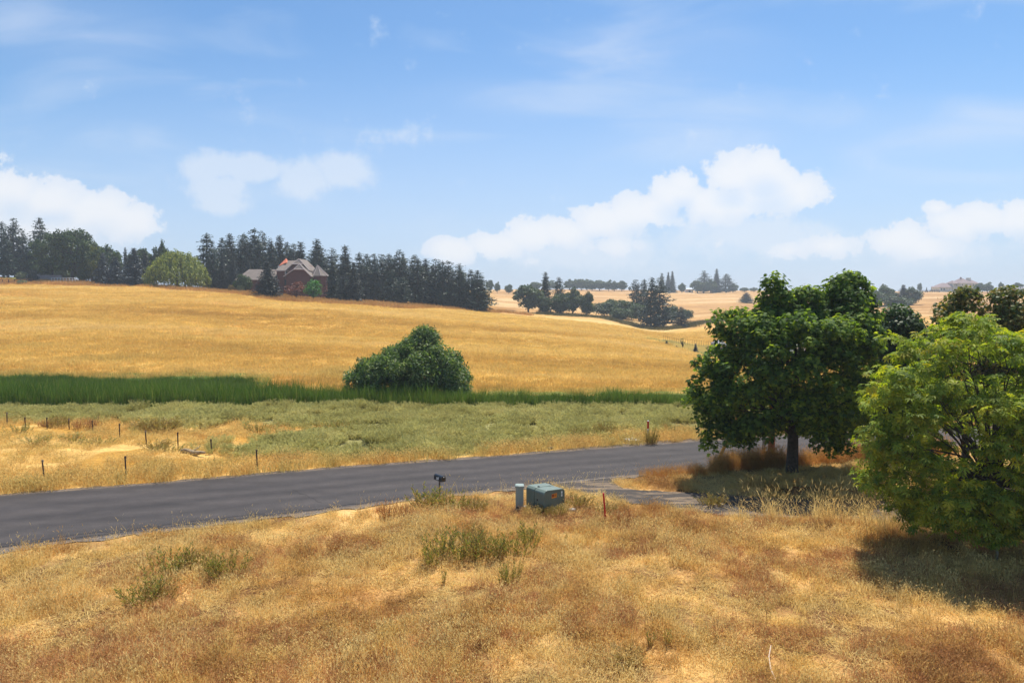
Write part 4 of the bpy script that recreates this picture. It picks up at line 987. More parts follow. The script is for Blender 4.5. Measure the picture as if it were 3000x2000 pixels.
    Y1 = 560.0; s1 = Y1 / FPX; c = atY(2835, 858, Y1); zb1 = gz(c[0], Y1) - .5
    X = lambda px: (px - 2835) * s1; Z = lambda py: float(atY(2835, py, Y1)[2]) - zb1
    t = thing("pale_house", "large pale two-storey house with hipped reddish roofs on the far right hill", "house", (c[0], Y1, zb1))
    V = []; F = []; box(V, F, X(2815), X(2845), 0, 14, -2, Z(829.5)); box(V, F, X(2802), X(2815.5), 4, 13, -2, Z(830)); box(V, F, X(2845.5), X(2871), 3, 14, -2, Z(830)); mk("wall", V, F, m_st, t)
    V = []; F = []; gable(V, F, X(2812), X(2849), -1, 15, Z(829.3), Z(813), 'x', 5); r = mk("roof", V, F, m_rt, t)
    V = []; F = []; gable(V, F, X(2799), X(2818), 3, 14, Z(829.8), Z(821), 'x', 2.4); mk("roof_wing", V, F, m_rt, t)
    V = []; F = []; gable(V, F, X(2843), X(2874), 2, 15, Z(829.7), Z(818.5), 'x', 3); mk("roof_wing", V, F, m_rt, t)
    V = []; F = []; box(V, F, X(2849), X(2859), 7, 9, Z(822), Z(813)); mk("chimney", V, F, m_st, r)
    V = []; F = []; tube(V, F, [(X(2827), 6, Z(816)), (X(2827), 6, Z(812.5)), (X(2827), 6, Z(810))], [.7, .8, .05], 8); mk("cupola", V, F, m_rt, r)
    def win(px0, px1, y0, y1, yy, par):
        V = []; F = []; box(V, F, X(px0), X(px1), yy - .14, yy + .3, Z(y1), Z(y0)); w = mk("window", V, F, m_glass, par)
    for a in ((2818, 2820, 832, 836), (2831, 2833, 832, 836), (2841, 2842.5, 832, 836), (2824, 2829, 842, 852), (2834, 2836, 843, 848)): win(*a, 0, t)
    for a in ((2849, 2851, 831, 836), (2857, 2859, 831, 836), (2849, 2851, 842, 848), (2860, 2862, 842, 848)): win(*a, 3, t)
    for a in ((2805, 2807, 832, 837), (2810, 2812, 832, 837)): win(*a, 4, t)
    c2 = atY(2773, 850, Y1 + 5); zb2 = gz(c2[0], Y1 + 5)
    t = thing("garage", "low garage with a reddish hipped roof left of the pale far house", "garage", (c2[0], Y1 + 5, zb2)); X = lambda px: (px - 2773) * s1; Z = lambda py: float(atY(2773, py, Y1 + 5)[2]) - zb2
    V = []; F = []; box(V, F, X(2753), X(2796), 0, 11, -2, Z(841.5)); mk("wall", V, F, m_st, t)
    V = []; F = []; gable(V, F, X(2750), X(2799), -1, 12, Z(841.5), Z(828.5), 'x', 5.5); mk("roof", V, F, m_rt, t)
    for a in (2756, 2764, 2776, 2784):
        V = []; F = []; box(V, F, X(a), X(a + 4), -.12, .1, Z(850), Z(844)); mk("door" if a > 2770 else "window", V, F, m_glass if a < 2770 else m_white, t)
    # small far buildings
    def shed(name, label, px0, px1, ytop, yeave, ybase, Y, wall, roof, dep=6):
        cx = (px0 + px1) / 2; c = atY(cx, ybase, Y); z = gz(c[0], Y); s_ = Y / FPX
        t = thing(name, label, "building", (c[0], Y, z)); zz = lambda py: float(atY(cx, py, Y)[2]) - z; w = (px1 - px0) * s_ / 2
        V = []; F = []; box(V, F, -w * .94, w * .94, .3, dep - .3, -1, zz(yeave)); mk("wall", V, F, wall, t)
        V = []; F = []; gable(V, F, -w, w, 0, dep, zz(yeave), zz(ytop), 'x', .4); mk("roof", V, F, roof, t)
        V = []; F = []; box(V, F, -w * .3, w * .2, .18, .32, 0, zz(yeave) * .7); mk("door", V, F, m_glass, t)
    m_met = plain("bluish_metal_roof", lin(196, 208, 222), .4, scale=.5); m_grey = roofmat("grey_shingles", lin(140, 140, 146), 2)
    shed("barn", "small barn with a pale blue metal roof between the spreading tree and the blue spruces", 262, 296, 777, 790, 822, 222, m_wall, m_met)
    shed("shed", "small grey-roofed shed seen through the left side of the maple", 2106, 2132, 998, 1010, 1032, 112, plain("grey_siding", lin(150, 148, 144), .8), m_grey, 5)
    shed("cottage", "white cottage with a bluish roof seen through gaps in the maple crown", 2330, 2362, 992, 1012, 1050, 108, m_white, m_met, 6)
    shed("farm_building", "grey-roofed low building at the far right edge", 2978, 3040, 840, 852, 866, 470, m_st, m_grey, 9)
    shed("farm_building", "tiny pale building at the foot of the hilltop grove", 2010, 2032, 844, 847, 851, 615, m_white, m_met, 6)
    # antenna mast
    c = atY(2357, 850, 500); z = gz(c[0], 500); V = []; F = []; h = float(atY(2357, 829, 500)[2]) - z
    t = thing("antenna_mast", "thin antenna mast on the skyline between the two peaks of the maple", "antenna", (c[0], 500, z))
    tube(V, F, [(0, 0, -1), (0, 0, h)], [.12, .06], 6); mk("mast", V, F, m_trim, t)
    V = []; F = []; [tube(V, F, [(-.8 + .1 * k, 0, h - 1.2 * k - .5), (.8 - .1 * k, 0, h - 1.2 * k - .5)], [.05, .05], 4) for k in range(3)]; mk("crossbars", V, F, m_trim, t)
    # skyline boxes (white hives / bales)
    i = 0
    for px, w in ((2000, 4), (2007, 3), (2038, 4), (2110, 3), (2118, 4), (2127, 3)):
        Y = 640; c = atY(px, 850, Y); z = gz(c[0], Y); V = []; F = []; box(V, F, -w * .16, w * .16, -.5, .5, -.2, 1.2)
        box(V, F, -w * .16 - .06, w * .16 + .06, -.56, .56, 1.2, 1.3)
        o = mk("storage_box", V, F, m_white); o.location = (c[0], Y, z); tag(o, "tiny white box standing on the far skyline at the hilltop grove", "box", "white boxes on the skyline")
    # walls, fences on the hill
    m_stone = plain("purple_grey_stone", lin(156, 140, 138), .9, scale=1.2, bump=.5); m_dark = plain("dark_rail_wood", lin(84, 62, 46), .9)
    def line_fence(name, label, p0, p1, Y, n, h, rails, mat, pr=.07, Yb=None):
        Yb = Yb or Y; a = atY(p0, 850, Y); b_ = atY(p1, 850, Yb); z0 = gz(a[0], Y)
        t = thing(name, label, "fence", (a[0], Y, z0)); P = []
        for i in range(n + 1):
            f = i / n; x = a[0] + (b_[0] - a[0]) * f; y = Y + (Yb - Y) * f; z = gz(x, y) - z0; P.append((x - a[0], y - Y, z))
            V = []; F = []; box(V, F, P[-1][0] - pr, P[-1][0] + pr, P[-1][1] - pr, P[-1][1] + pr, z - .3, z + h); mk("post", V, F, mat, t)
        for r_ in rails:
            V = []; F = []
            for q0, q1 in zip(P[:-1], P[1:]): tube(V, F, [(q0[0], q0[1] - pr - .03, q0[2] + h * r_), (q1[0], q1[1] - pr - .03, q1[2] + h * r_)], [pr * .8, pr * .8], 4)
            mk("rail", V, F, mat, t)
        return t
    c = atY(140, 815, 214); z = gz(c[0], 214); V = []; F = []
    box(V, F, -3.2, 4.2, 0, .5, -.5, 1.7); box(V, F, -3.35, 4.35, -.08, .58, 1.7, 1.85); box(V, F, -3.4, -2.9, -.15, .65, -.5, 2.1)
    o = mk("retaining_wall", V, F, m_stone); o.location = (c[0], 214, z); tag(o, "low purplish stone wall behind the white ranch fence", "wall")
    line_fence("ranch_fence", "white rail fence in front of the big spreading tree", 152, 222, 207, 8, 1.7, (.35, .65, .95), m_white)
    line_fence("rail_fence", "dark wooden rail fence at the left edge of the golden hill", -60, 96, 201, 9, 1.5, (.5, .95), m_dark, .08)
    line_fence("board_fence", "dark board fence left of the far garage", 2697, 2752, 555, 8, 1.9, (.3, .6, .92), m_dark, .16)
    line_fence("lot_gate", "dark wooden gate frame at the end of the fenced lot beside the maple", 2077, 2100, 113, 2, 1.5, (.2, .97), m_dark, .06)
    line_fence("wire_fence", "thin pale post fence along the back of the young spruce lot", 1945, 2120, 137, 26, 1.1, (.85,), m_dark, .018, 131)
    # white horse by the right edge
    c = atY(2975, 866, 440); z = gz(c[0], 440); V = []; F = []
    bm_pts = [((0, 0, 1.15), .33), ((-.55, 0, 1.2), .34), ((.6, 0, 1.2), .36)]
    me = bpy.data.meshes.new("white_horse")
    vs = [(0, 0, 1.3), (.65, 0, 1.3), (-.65, 0, 1.3), (.95, 0, 1.75), (1.2, 0, 2.05), (1.6, 0, 1.8), (.7, .18, .75), (.7, .18, .05), (.66, -.18, .75), (.66, -.18, .05), (-.75, .18, .8), (-.7, .18, .05), (-.72, -.18, .8), (-.74, -.18, .05), (-1.0, 0, 1.2), (-1.1, 0, .7)]
    es = [(0, 1), (0, 2), (1, 3), (3, 4), (4, 5), (1, 6), (6, 7), (1, 8), (8, 9), (2, 10), (10, 11), (2, 12), (12, 13), (2, 14), (14, 15)]
    rr = [.34, .33, .34, .2, .15, .1, .12, .07, .12, .07, .14, .07, .14, .07, .07, .06]
    me.from_pydata([(v[0] * 1.25, v[1] * 1.25, v[2] * 1.25) for v in vs], es, []); o = bpy.data.objects.new("horse", me); S.collection.objects.link(o)
    o.modifiers.new("skin", 'SKIN')
    for v, r_ in zip(me.skin_vertices[0].data, rr): v.radius = (r_ * 1.25, r_ * 1.25)
    me.skin_vertices[0].data[0].use_root = True
    o.modifiers.new("sub", 'SUBSURF').levels = 1; me.materials.append(m_white); o.location = (c[0], 440, z); o.scale = (-1, 1, 1)
    tag(o, "white horse standing on the far right hill near the grey-roofed building", "horse")
buildings()

# ------------------------------------------------------------------ roadside things
def roadside():
    m_box = plain("transformer_green", lin(104, 118, 108), .45, var=.06, scale=3)
    m_lid = m_box
    m_ped = plain("pedestal_green", lin(138, 152, 146), .5, var=.05, scale=3)
    m_or = plain("warning_orange", lin(238, 140, 34), .5, var=.04); m_w = plain("white_label", lin(228, 232, 230), .5, var=.03); m_bk = plain("black_ink", (.02, .02, .02, 1), .6)
    m_conc = plain("concrete", lin(178, 172, 160), .9, scale=8, bump=.3)
    # transformer: corners measured on the ground
    c = gg(1602, 1505); zb = gz(*c)
    t = thing("transformer_box", "green pad-mounted electrical transformer box with an orange warning label among dry weeds", "utility box", (c[0], c[1] + .75, zb))
    t.rotation_euler = (0, 0, rad(-50)); t.scale = (1, 1, .93)
    # local axes: x along the long face, front face at -y
    w, d, h = .57, .50, .86
    import bmesh
    def bev(nm, dims, loc, mat, par, bw=.04, seg=3):
        bm = bmesh.new(); bmesh.ops.create_cube(bm, size=1)
        for v in bm.verts: v.co = Vector((v.co.x * dims[0] + loc[0], v.co.y * dims[1] + loc[1], v.co.z * dims[2] + loc[2]))
        if bw: bmesh.ops.bevel(bm, geom=[e for e in bm.edges], offset=bw, segments=seg, affect='EDGES')
        me = bpy.data.meshes.new(nm); bm.to_mesh(me); bm.free(); me.materials.append(mat)
        o = bpy.data.objects.new(nm, me); S.collection.objects.link(o); o.parent = par; return o
    bev("pad", (1.25, 1.15, .14), (0, 0, -.03), m_conc, t, .02, 1)
    # housing with sloped shoulders: profile extruded along x
    prof = [(-.52, .05), (-.52, .74), (-.50, .80), (-.42, .865), (-.36, .875), (.40, .80), (.46, .775), (.50, .73), (.52, .66), (.52, .05)]
    def extr(nm, prof, x0, x1, mat, par):
        n = len(prof); V = [(x0, y, z) for y, z in prof] + [(x1, y, z) for y, z in prof]
        F = [(i, (i + 1) % n, n + (i + 1) % n, n + i) for i in range(n)] + [tuple(range(n))[::-1], tuple(range(n, 2 * n))]
        o = mk(nm, V, F, mat, par); md = o.modifiers.new("bevel", 'BEVEL'); md.width = .018; md.segments = 2; return o
    extr("tank_housing", prof, -.06, .47, m_box, t)
    extr("cabinet_hood", [(y * 1.02, z + .012 if z > .1 else z) for y, z in prof], -.50, -.065, m_box, t)
    for x, y in ((-.062, -.30), (-.062, .28)): bev("hinge_bolt", (.10, .03, .03), (x, y, .905), m_bk, t, .006, 1)
    X1 = .472
    lb = bev("warning_label", (.008, .25, .17), (X1, -.02, .60), m_or, t, 0)
    bev("label_panel", (.006, .09, .10), (X1 + .004, -.085, .615), m_bk, lb, 0)
    bev("label_panel", (.006, .06, .06), (X1 + .007, -.085, .62), plain("warning_red", lin(190, 60, 30), .5), lb, 0)
    for k in range(3): bev("label_line", (.006, .10, .012), (X1 + .004, .03, .645 - .035 * k), m_bk, lb, 0)
    for k in range(2): bev("number_plate", (.008, .07, .09), (X1, .36, .665 - .12 * k), m_w, t, 0)
    bev("lock", (.04, .02, .07), (.12, -.535, .45), m_bk, t, .004, 1); bev("door_seam", (.50, .004, .010), (.20, -.5215, .30), m_bk, t, 0)
    # telecom pedestal
    c = gg(1522, 1494); zb = gz(*c)
    t = thing("utility_pedestal", "slim pale green utility pedestal post with a flat cap left of the transformer box", "pedestal", (c[0], c[1], zb))
    hp = float(atY(1522, 1420, c[1])[2]) - zb
    prof = [(-.145, -.10), (-.02, -.16), (.145, -.12), (.145, .13), (-.145, .13)]
    n = 5; V = [(x, y, -.1) for x, y in prof] + [(x, y, hp - .06) for x, y in prof]
    F = [(i, (i + 1) % n, n + (i + 1) % n, n + i) for i in range(n)] + [tuple(range(n))[::-1], tuple(range(n, 2 * n))]
    mk("housing", V, F, m_ped, t)
    prof2 = [(x * 1.13, y * 1.13) for x, y in prof]; V = [(x, y, hp - .06) for x, y in prof2] + [(x, y, hp - .01) for x, y in prof2] + [(x * .8, y * .8, hp + .02) for x, y in prof2]
    F = [(i, (i + 1) % n, n + (i + 1) % n, n + i) for i in range(n)] + [(n + i, n + (i + 1) % n, 2 * n + (i + 1) % n, 2 * n + i) for i in range(n)] + [tuple(range(n))[::-1], tuple(range(2 * n, 3 * n))]
    mk("cap", V, F, m_ped, t)
    V = []; F = []; box(V, F, -.11, -.03, -.155, -.12, .1, .16); mk("latch", V, F, m_bk, t)
    # mailbox
    c = gg(1288, 1447); zb = gz(*c)
    t = thing("mailbox", "black metal mailbox with white markings on a short post beside the road", "mailbox", (c[0], c[1], zb)); t.rotation_euler = (0, 0, rad(-50))
    m_mb = plain("black_paint", (.018, .020, .024, 1), .30, var=.1); m_post = plain("grey_post", lin(96, 86, 78), .8)
    zc = float(atY(1288, 1406, c[1])[2]) - zb
    n = 10; pr = [(-.095, 0), (-.095, .13)] + [(-.095 * math.cos(math.pi * k / 8), .13 + .095 * math.sin(math.pi * k / 8)) for k in range(1, 8)] + [(.095, .13), (.095, 0)]
    n = len(pr); L0 = -.27; L1 = .27
    V = [(L0, y, zc + z) for y, z in pr] + [(L1, y, zc + z) for y, z in pr]; F = [(i, (i + 1) % n, n + (i + 1) % n, n + i) for i in range(n)] + [tuple(range(n))[::-1], tuple(range(n, 2 * n))]
    mk("box_body", V, F, m_mb, t)
    V = [(L1 + .001, y * 1.07, zc + z * 1.03 - .004) for y, z in pr] + [(L1 + .025, y * 1.07, zc + z * 1.03 - .004) for y, z in pr]
    dr = mk("door", V, F, m_mb, t); V = []; F2 = []; box(V, F2, L1 + .026, L1 + .05, -.02, .02, zc + .17, zc + .19); mk("handle", V, F2, m_w, dr)
    V = []; F = []
    for s_ in (-1, 1):
        box(V, F, -.12, -.06, s_ * .0965 - .002, s_ * .0965 + .002, zc + .03, zc + .14); box(V, F, -.04, .0, s_ * .0965 - .002, s_ * .0965 + .002, zc + .02, zc + .12); box(V, F, .02, .08, s_ * .0965 - .002, s_ * .0965 + .002, zc + .05, zc + .15)
    mk("white_markings", V, F, m_w, t)
    V = []; F = []; tube(V, F, [(0, 0, -.1), (0, 0, zc - .001)], [.035, .035], 8); box(V, F, -.16, .16, -.05, .05, zc - .03, zc - .002); mk("post", V, F, m_post, t)
    V = []; F = []; box(V, F, -.10, -.085, -.112, -.1, zc + .05, zc + .2); box(V, F, -.10, -.03, -.112, -.1, zc + .17, zc + .2); mk("flag", V, F, m_mb, t)
    # red stake
    c = gg(1776, 1532); zb = gz(*c); V = []; F = []
    m_red = plain("red_paint", lin(205, 26, 28), .5)
    t = thing("marker_stake", "red steel stake leaning left in the dry grass right of the transformer box", "stake", (c[0], c[1], zb))
    a = atY(1768, 1446, c[1]) - np.array((c[0], c[1], zb)); tube(V, F, [(0, 0, -.15), tuple(a)], [.035, .035], 6); mk("stake", V, F, m_red, t)
    V = []; F = []; tube(V, F, [tuple(a), tuple(a + (0, 0, .03))], [.04, .03], 6); mk("cap", V, F, m_red, t)
    # far marker post and its slab
    c = gg(1898, 1290); zb = gz(*c); hh = float(atY(1898, 1231, c[1])[2]) - zb
    t = thing("marker_post", "red and white cable marker post across the road beside a dry grass clump", "marker post", (c[0], c[1], zb))
    V = []; F = []; tube(V, F, [(0, 0, -.1), (0, 0, hh * .62)], [.05, .05], 10); mk("post", V, F, m_w, t)
    V = []; F = []; tube(V, F, [(0, 0, hh * .60), (0, 0, hh * .97)], [.058, .058], 10); mk("red_sleeve", V, F, plain("marker_red", lin(200, 44, 24), .5), t)
    V = []; F = []; tube(V, F, [(0, 0, hh * .97), (0, 0, hh)], [.055, .03], 10); mk("cap", V, F, m_w, t)
    q = [gg(*p) for p in ((1822, 1291), (1848, 1299), (1879, 1296), (1852, 1289))]
    V = [(x, y, -.05) for x, y in q] + [(x, y, .14) for x, y in q]; F = [(0, 1, 2, 3)[::-1], (4, 5, 6, 7), (0, 1, 5, 4), (1, 2, 6, 5), (2, 3, 7, 6), (3, 0, 4, 7)]
    o = mk("vault_lid", V, F, plain("pale_lid", lin(196, 196, 198), .7)); o.modifiers.new("b", 'BEVEL').width = .015
    tag(o, "flat pale concrete vault lid on the far road shoulder", "lid")
    # utility pole, guy guard, thin conduits
    c = gg(2259, 1352); zb = gz(*c); m_pole = plain("reddish_pole_wood", lin(182, 112, 76), .85, var=.25, scale=12)
    t = thing("utility_pole", "reddish brown wooden pole standing behind the maple foliage at the roadside", "pole", (c[0], c[1], zb))
    V = []; F = []; tube(V, F, [(0, 0, -.3), (0, 0, 3), (0, 0, 7.2)], [.17, .155, .13], 12); mk("pole", V, F, m_pole, t)
    for dx in (-.42, -.34):
        V = []; F = []; tube(V, F, [(dx, -.02, -.1), (dx, -.02, 1.35)], [.03, .03], 6); mk("conduit", V, F, plain("grey_conduit", lin(130, 120, 110), .7), t)
    V = []; F = []; g = gg(2103, 1352); gzz = gz(*g) - zb; e = (g[0] - c[0], g[1] - c[1], gzz)
    tube(V, F, [e, (0, 0, 6.2)], [.008, .008], 5); gw = mk("guy_wire", V, F, m_post, t)
    f1 = .46; V = []; F = []; tube(V, F, [tuple(np.array(e) * (1 - .02) + np.array((0, 0, 6.2)) * .02), tuple(np.array(e) * (1 - f1) + np.array((0, 0, 6.2)) * f1)], [.085, .085], 8)
    mk("yellow_guard", V, F, plain("guard_yellow", lin(224, 160, 60), .5), gw)
    # fence posts
    m_tp = plain("rusty_steel", lin(72, 54, 46), .8)
    P = [(130, 1347, 1405, "wire fence post nearest the left edge along the road verge"), (370, 1336, 1402, "fence post on the road verge, second of the three along the road"), (755, 1317, 1380, "fence post at the corner where the fence row turns away from the road"),
         (21, 1208, 1246, "farthest fence post, at the left edge of the picture below the sage"), (75, 1222, 1252, "fence post second from the left edge in the back row"), (138, 1223, 1256, "fence post third from the left in the back row"),
         (203, 1226, 1258, "fence post fourth from the left in the back row"), (273, 1232, 1269, "fence post fifth from the left in the back row"), (351, 1241, 1288, "fence post in the middle of the row, sixth from the left"),
         (429, 1261, 1300, "fence post beside the olive bush, seventh from the left in the row"), (522, 1266, 1314, "fence post eighth from the left, near the fallen log"), (621, 1286, 1330, "fence post next to the corner post, right of the fallen log")]
    for i, (px, yt, yb, lab) in enumerate(P):
        c = gg(px, yb); z = gz(*c); hh = float(atY(px, yt, c[1])[2]) - z
        t = thing("fence_post", lab, "fence post", (c[0], c[1], z), "steel posts of the field fence")
        lean = random.uniform(-.06, .06) if i else -.07
        V = []; F = []; box(V, F, -.032, .032, -.006, .006, -.2, hh); box(V, F, -.006, .006, .006, .045, -.2, hh)
        o = mk("stem", V, F, m_tp, t); o.rotation_euler = (0, lean, 0)
        V = []; F = []; box(V, F, -.034, .034, -.0075, .047, hh - .10, hh + .004); mk("tip", V, F, m_tp if i % 3 else plain("pale_tip", lin(120, 110, 96), .8), o)
    # thin white stake in the cattails
    c = gg(292, 1193); z = gz(*c); V = []; F = []; tube(V, F, [(0, 0, -.1), (0, 0, .74)], [.025, .025], 6); box(V, F, -.05, .05, -.012, .012, .62, .74)
    o = mk("marker_stake", V, F, m_w); o.location = (c[0], c[1], z); tag(o, "thin white stake in front of the cattails on the left", "stake")
    # fallen log, curved stick, rocks
    m_log = plain("weathered_wood", lin(150, 132, 104), .9, var=.3, scale=5, bump=.5)
    a = gg(530, 1326); b_ = gg(600, 1338); V = []; F = []; za = gz(*a)
    pts = [(a[0] + (b_[0] - a[0]) * f, a[1] + (b_[1] - a[1]) * f + .1 * math.sin(f * 7), za + .09 + .03 * math.sin(f * 9)) for f in np.linspace(0, 1, 8)]
    tube(V, F, pts, [.08, .13, .12, .14, .11, .12, .09, .05], 8); tube(V, F, [pts[3], (pts[3][0] + .3, pts[3][1] + .4, za + .3)], [.06, .02], 6)
    tag(mk("fallen_log", V, F, m_log), "pale fallen log lying in the dry grass near the fence row", "log")
    pp = [gp(*p) for p in ((2272, 1998), (2258, 1975), (2252, 1945), (2258, 1918))]; V = []; F = []
    tube(V, F, [(x, y, z + .05 + .06 * i) for i, (x, y, z) in enumerate(pp)], [.016, .016, .013, .009], 6); tag(mk("curved_stick", V, F, plain("bleached_wood", lin(206, 184, 160), .8)), "bleached curved stick standing out of the dry grass at the bottom right", "stick")
    m_rock = plain("pale_rock", lin(180, 168, 150), .9, scale=6, bump=.5)
    def rock(px, py, r, label, mat=m_rock, grp=None):
        x, y, z = gp(px, py); bm = bmesh.new(); bmesh.ops.create_icosphere(bm, subdivisions=2, radius=r)
        for v in bm.verts:
            k = 1 + random.uniform(-.2, .2); v.co = Vector((v.co.x * 1.3 * k, v.co.y * k, v.co.z * .6 * k))
        me = bpy.data.meshes.new("rock"); bm.to_mesh(me); bm.free(); me.materials.append(mat)
        o = bpy.data.objects.new("rock", me); S.collection.objects.link(o); o.location = (x, y, z + r * .25); tag(o, label, "rock", grp)
    rock(1676, 1496, .13, "pale rock at the right foot of the transformer box")
    m_dr = plain("dark_rock", lin(78, 66, 58), .9, scale=6)
    rock(1612, 1315, .14, "dark rock on the far shoulder of the road", m_dr); rock(1590, 1317, .09, "small brown rock left of the dark rock on the far shoulder", m_dr)
    for px, py in ((1640, 1309), (1740, 1309), (1795, 1310), (1825, 1311), (1862, 1307)): rock(px, py, .05, "small stone on the gravel of the far road shoulder", m_dr, "stones on the far shoulder")
roadside()

# ------------------------------------------------------------------ ground cover scattered as stuff
def tuft_mesh(n, rad_, h, w, lean=.5, seed=0, curl=.5, seedhead=False, flat=0.0, wpow=1.0):
    rs = np.random.RandomState(seed); a = rs.uniform(0, 2 * math.pi, n); q = rad_ * np.sqrt(rs.rand(n))
    P = np.stack([np.cos(a) * q, np.sin(a) * q, np.full(n, -.03)], 1)
    hh = h * rs.uniform(.45, 1.1, n); d = rs.normal(size=(n, 2)); d /= np.linalg.norm(d, axis=1, keepdims=True)
    ln = np.abs(rs.normal(size=n)) * lean; dirv = np.stack([d[:, 0] * ln, d[:, 1] * ln, np.ones(n) * (1 - flat * rs.rand(n))], 1); dirv = unit(dirv)
    dv2 = unit(dirv + np.stack([d[:, 0], d[:, 1], -np.ones(n) * .4], 1) * curl * rs.rand(n, 1) * 1.4)
    side = np.stack([-d[:, 1], d[:, 0], np.zeros(n)], 1) * .6 + rs.normal(size=(n, 3)) * .5; side = unit(side) * (w * rs.uniform(.6, 1.3, n))[:, None] / 2
    m1 = P + dirv * hh[:, None] * .55; tip = m1 + dv2 * hh[:, None] * .5
    k = .85 if not seedhead else 1.0
    V = np.stack([P - side * .7, P + side * .7, m1 + side * k, m1 - side * k, tip], 1)
    F3 = np.array([(0, 1, 2), (0, 2, 3), (3, 2, 4)])
    if seedhead:
        s2 = side * 3.2; mid = tip + (tip - m1) * .0
        hd = tip + dv2 * h * .16
        V = np.concatenate([V, np.stack([tip - s2 * .5 + (hd - tip) * .4, tip + s2 * .5 + (hd - tip) * .4, hd], 1)], 1)
        F3 = np.array([(0, 1, 2), (0, 2, 3), (3, 2, 4), (4, 5, 6), (5, 7, 6)])
    m_ = V.shape[1]; F = (F3[None] + (np.arange(n) * m_)[:, None, None]).reshape(-1, 3)
    return V.reshape(-1, 3), F, np.repeat(rs.rand(n), m_)
def leafy_tuft(nst, rad_, h, leaf, seed, per=14, spread=.5, ups=1.0, stemw=.012):
    """bushy weed: stems carrying narrow leaves"""
    rs = np.random.RandomState(seed); P = []; D = []; SV = []; SF = []
    for i in range(nst):
        a = rs.uniform(0, 6.28); q = rad_ * .35 * rs.rand(); b = np.array((math.cos(a) * q, math.sin(a) * q, -.02)); hh = h * rs.uniform(.55, 1.05)
        dr = np.array((math.cos(a), math.sin(a), 0)) * spread * rs.uniform(.1, 1) + rs.normal(size=3) * .08; dr[2] = 1; dr = dr / np.linalg.norm(dr)
        t = b + dr * hh + rs.normal(size=3) * .02 * h
        tube(SV, SF, [b, (b + t) / 2 + rs.normal(size=3) * .015, t], [stemw * .5, stemw * .4, stemw * .15], 3, False)
        for k in range(per):
            f = rs.uniform(.15, 1); P.append(b + (t - b) * f + rs.normal(size=3) * .012); an = rs.uniform(0, 6.28)
            D.append(dr * ups + np.array((math.cos(an), math.sin(an), 0)) * .75)
    n = len(P); D = np.array(D)
    tv = np.array([(0, 0, 0), (.5, -.11, .02), (1, 0, 0), (.5, .11, .02)])
    V, F, rnd = stamp(tv, QUADLEAF[1], np.array(P), np.cross(D, rs.normal(size=(n, 3))), D, leaf * rs.uniform(.6, 1.2, n), rs.rand(n))
    return (V, F, rnd), (SV, SF)

def scatter(name, label, cat, P, rot, scl, idx, meshes):
    """one stuff object: points carrying instances of tuft meshes"""
    col = bpy.data.collections.new(name + "_source")
    for i, (me) in enumerate(meshes):
        o = bpy.data.objects.new("%s_piece_%02d" % (name, i), me); col.objects.link(o)
    pm = bpy.data.meshes.new(name); pm.vertices.add(len(P)); pm.vertices.foreach_set("co", P.astype(np.float32).ravel())
    a = pm.attributes.new("rot", 'FLOAT_VECTOR', 'POINT'); a.data.foreach_set("vector", rot.astype(np.float32).ravel())
    a = pm.attributes.new("scl", 'FLOAT_VECTOR', 'POINT'); a.data.foreach_set("vector", scl.astype(np.float32).ravel())
    a = pm.attributes.new("pick", 'INT', 'POINT'); a.data.foreach_set("value", idx.astype(np.int32))
    o = bpy.data.objects.new(name, pm); S.collection.objects.link(o); tag(o, label, cat, kind='stuff')
    ng = bpy.data.node_groups.new(name + "_scatter", 'GeometryNodeTree')
    ng.interface.new_socket("Geometry", in_out='INPUT', socket_type='NodeSocketGeometry'); ng.interface.new_socket("Geometry", in_out='OUTPUT', socket_type='NodeSocketGeometry')
    N = ng.nodes; L = ng.links; gi = N.new('NodeGroupInput'); go = N.new('NodeGroupOutput'); ip = N.new('GeometryNodeInstanceOnPoints'); ci = N.new('GeometryNodeCollectionInfo')
    ci.inputs['Collection'].default_value = col; ci.inputs['Separate Children'].default_value = True; ci.inputs['Reset Children'].default_value = True
    def na(nm, ty):
        x = N.new('GeometryNodeInputNamedAttribute'); x.data_type = ty; x.inputs['Name'].default_value = nm; return x.outputs['Attribute']
    L.new(gi.outputs[0], ip.inputs['Points']); L.new(ci.outputs[0], ip.inputs['Instance']); ip.inputs['Pick Instance'].default_value = True
    L.new(na('pick', 'INT'), ip.inputs['Instance Index'])
    L.new(na('rot', 'FLOAT_VECTOR'), ip.inputs['Rotation']); L.new(na('scl', 'FLOAT_VECTOR'), ip.inputs['Scale']); L.new(ip.outputs[0], go.inputs[0])
    md = o.modifiers.new("scatter", 'NODES'); md.node_group = ng
    return o
def tm(name, data, mat):
    V, F, r = data; me = mesh(name, V, F, {'rnd': r}); me.materials.append(mat); return me
def rots(n, tilt=.12): return np.stack([R.normal(size=n) * tilt, R.normal(size=n) * tilt, R.uniform(0, 6.28, n)], 1)
def scl(n, a, b, zr=(.8, 1.2)):
    s = R.uniform(a, b, n); return np.stack([s, s, s * R.uniform(*zr, n)], 1)
def area_points(n, x0, x1, y0, y1, fan=True):
    Y = R.uniform(y0, y1, n)
    return R.uniform(x0, x1, n), Y

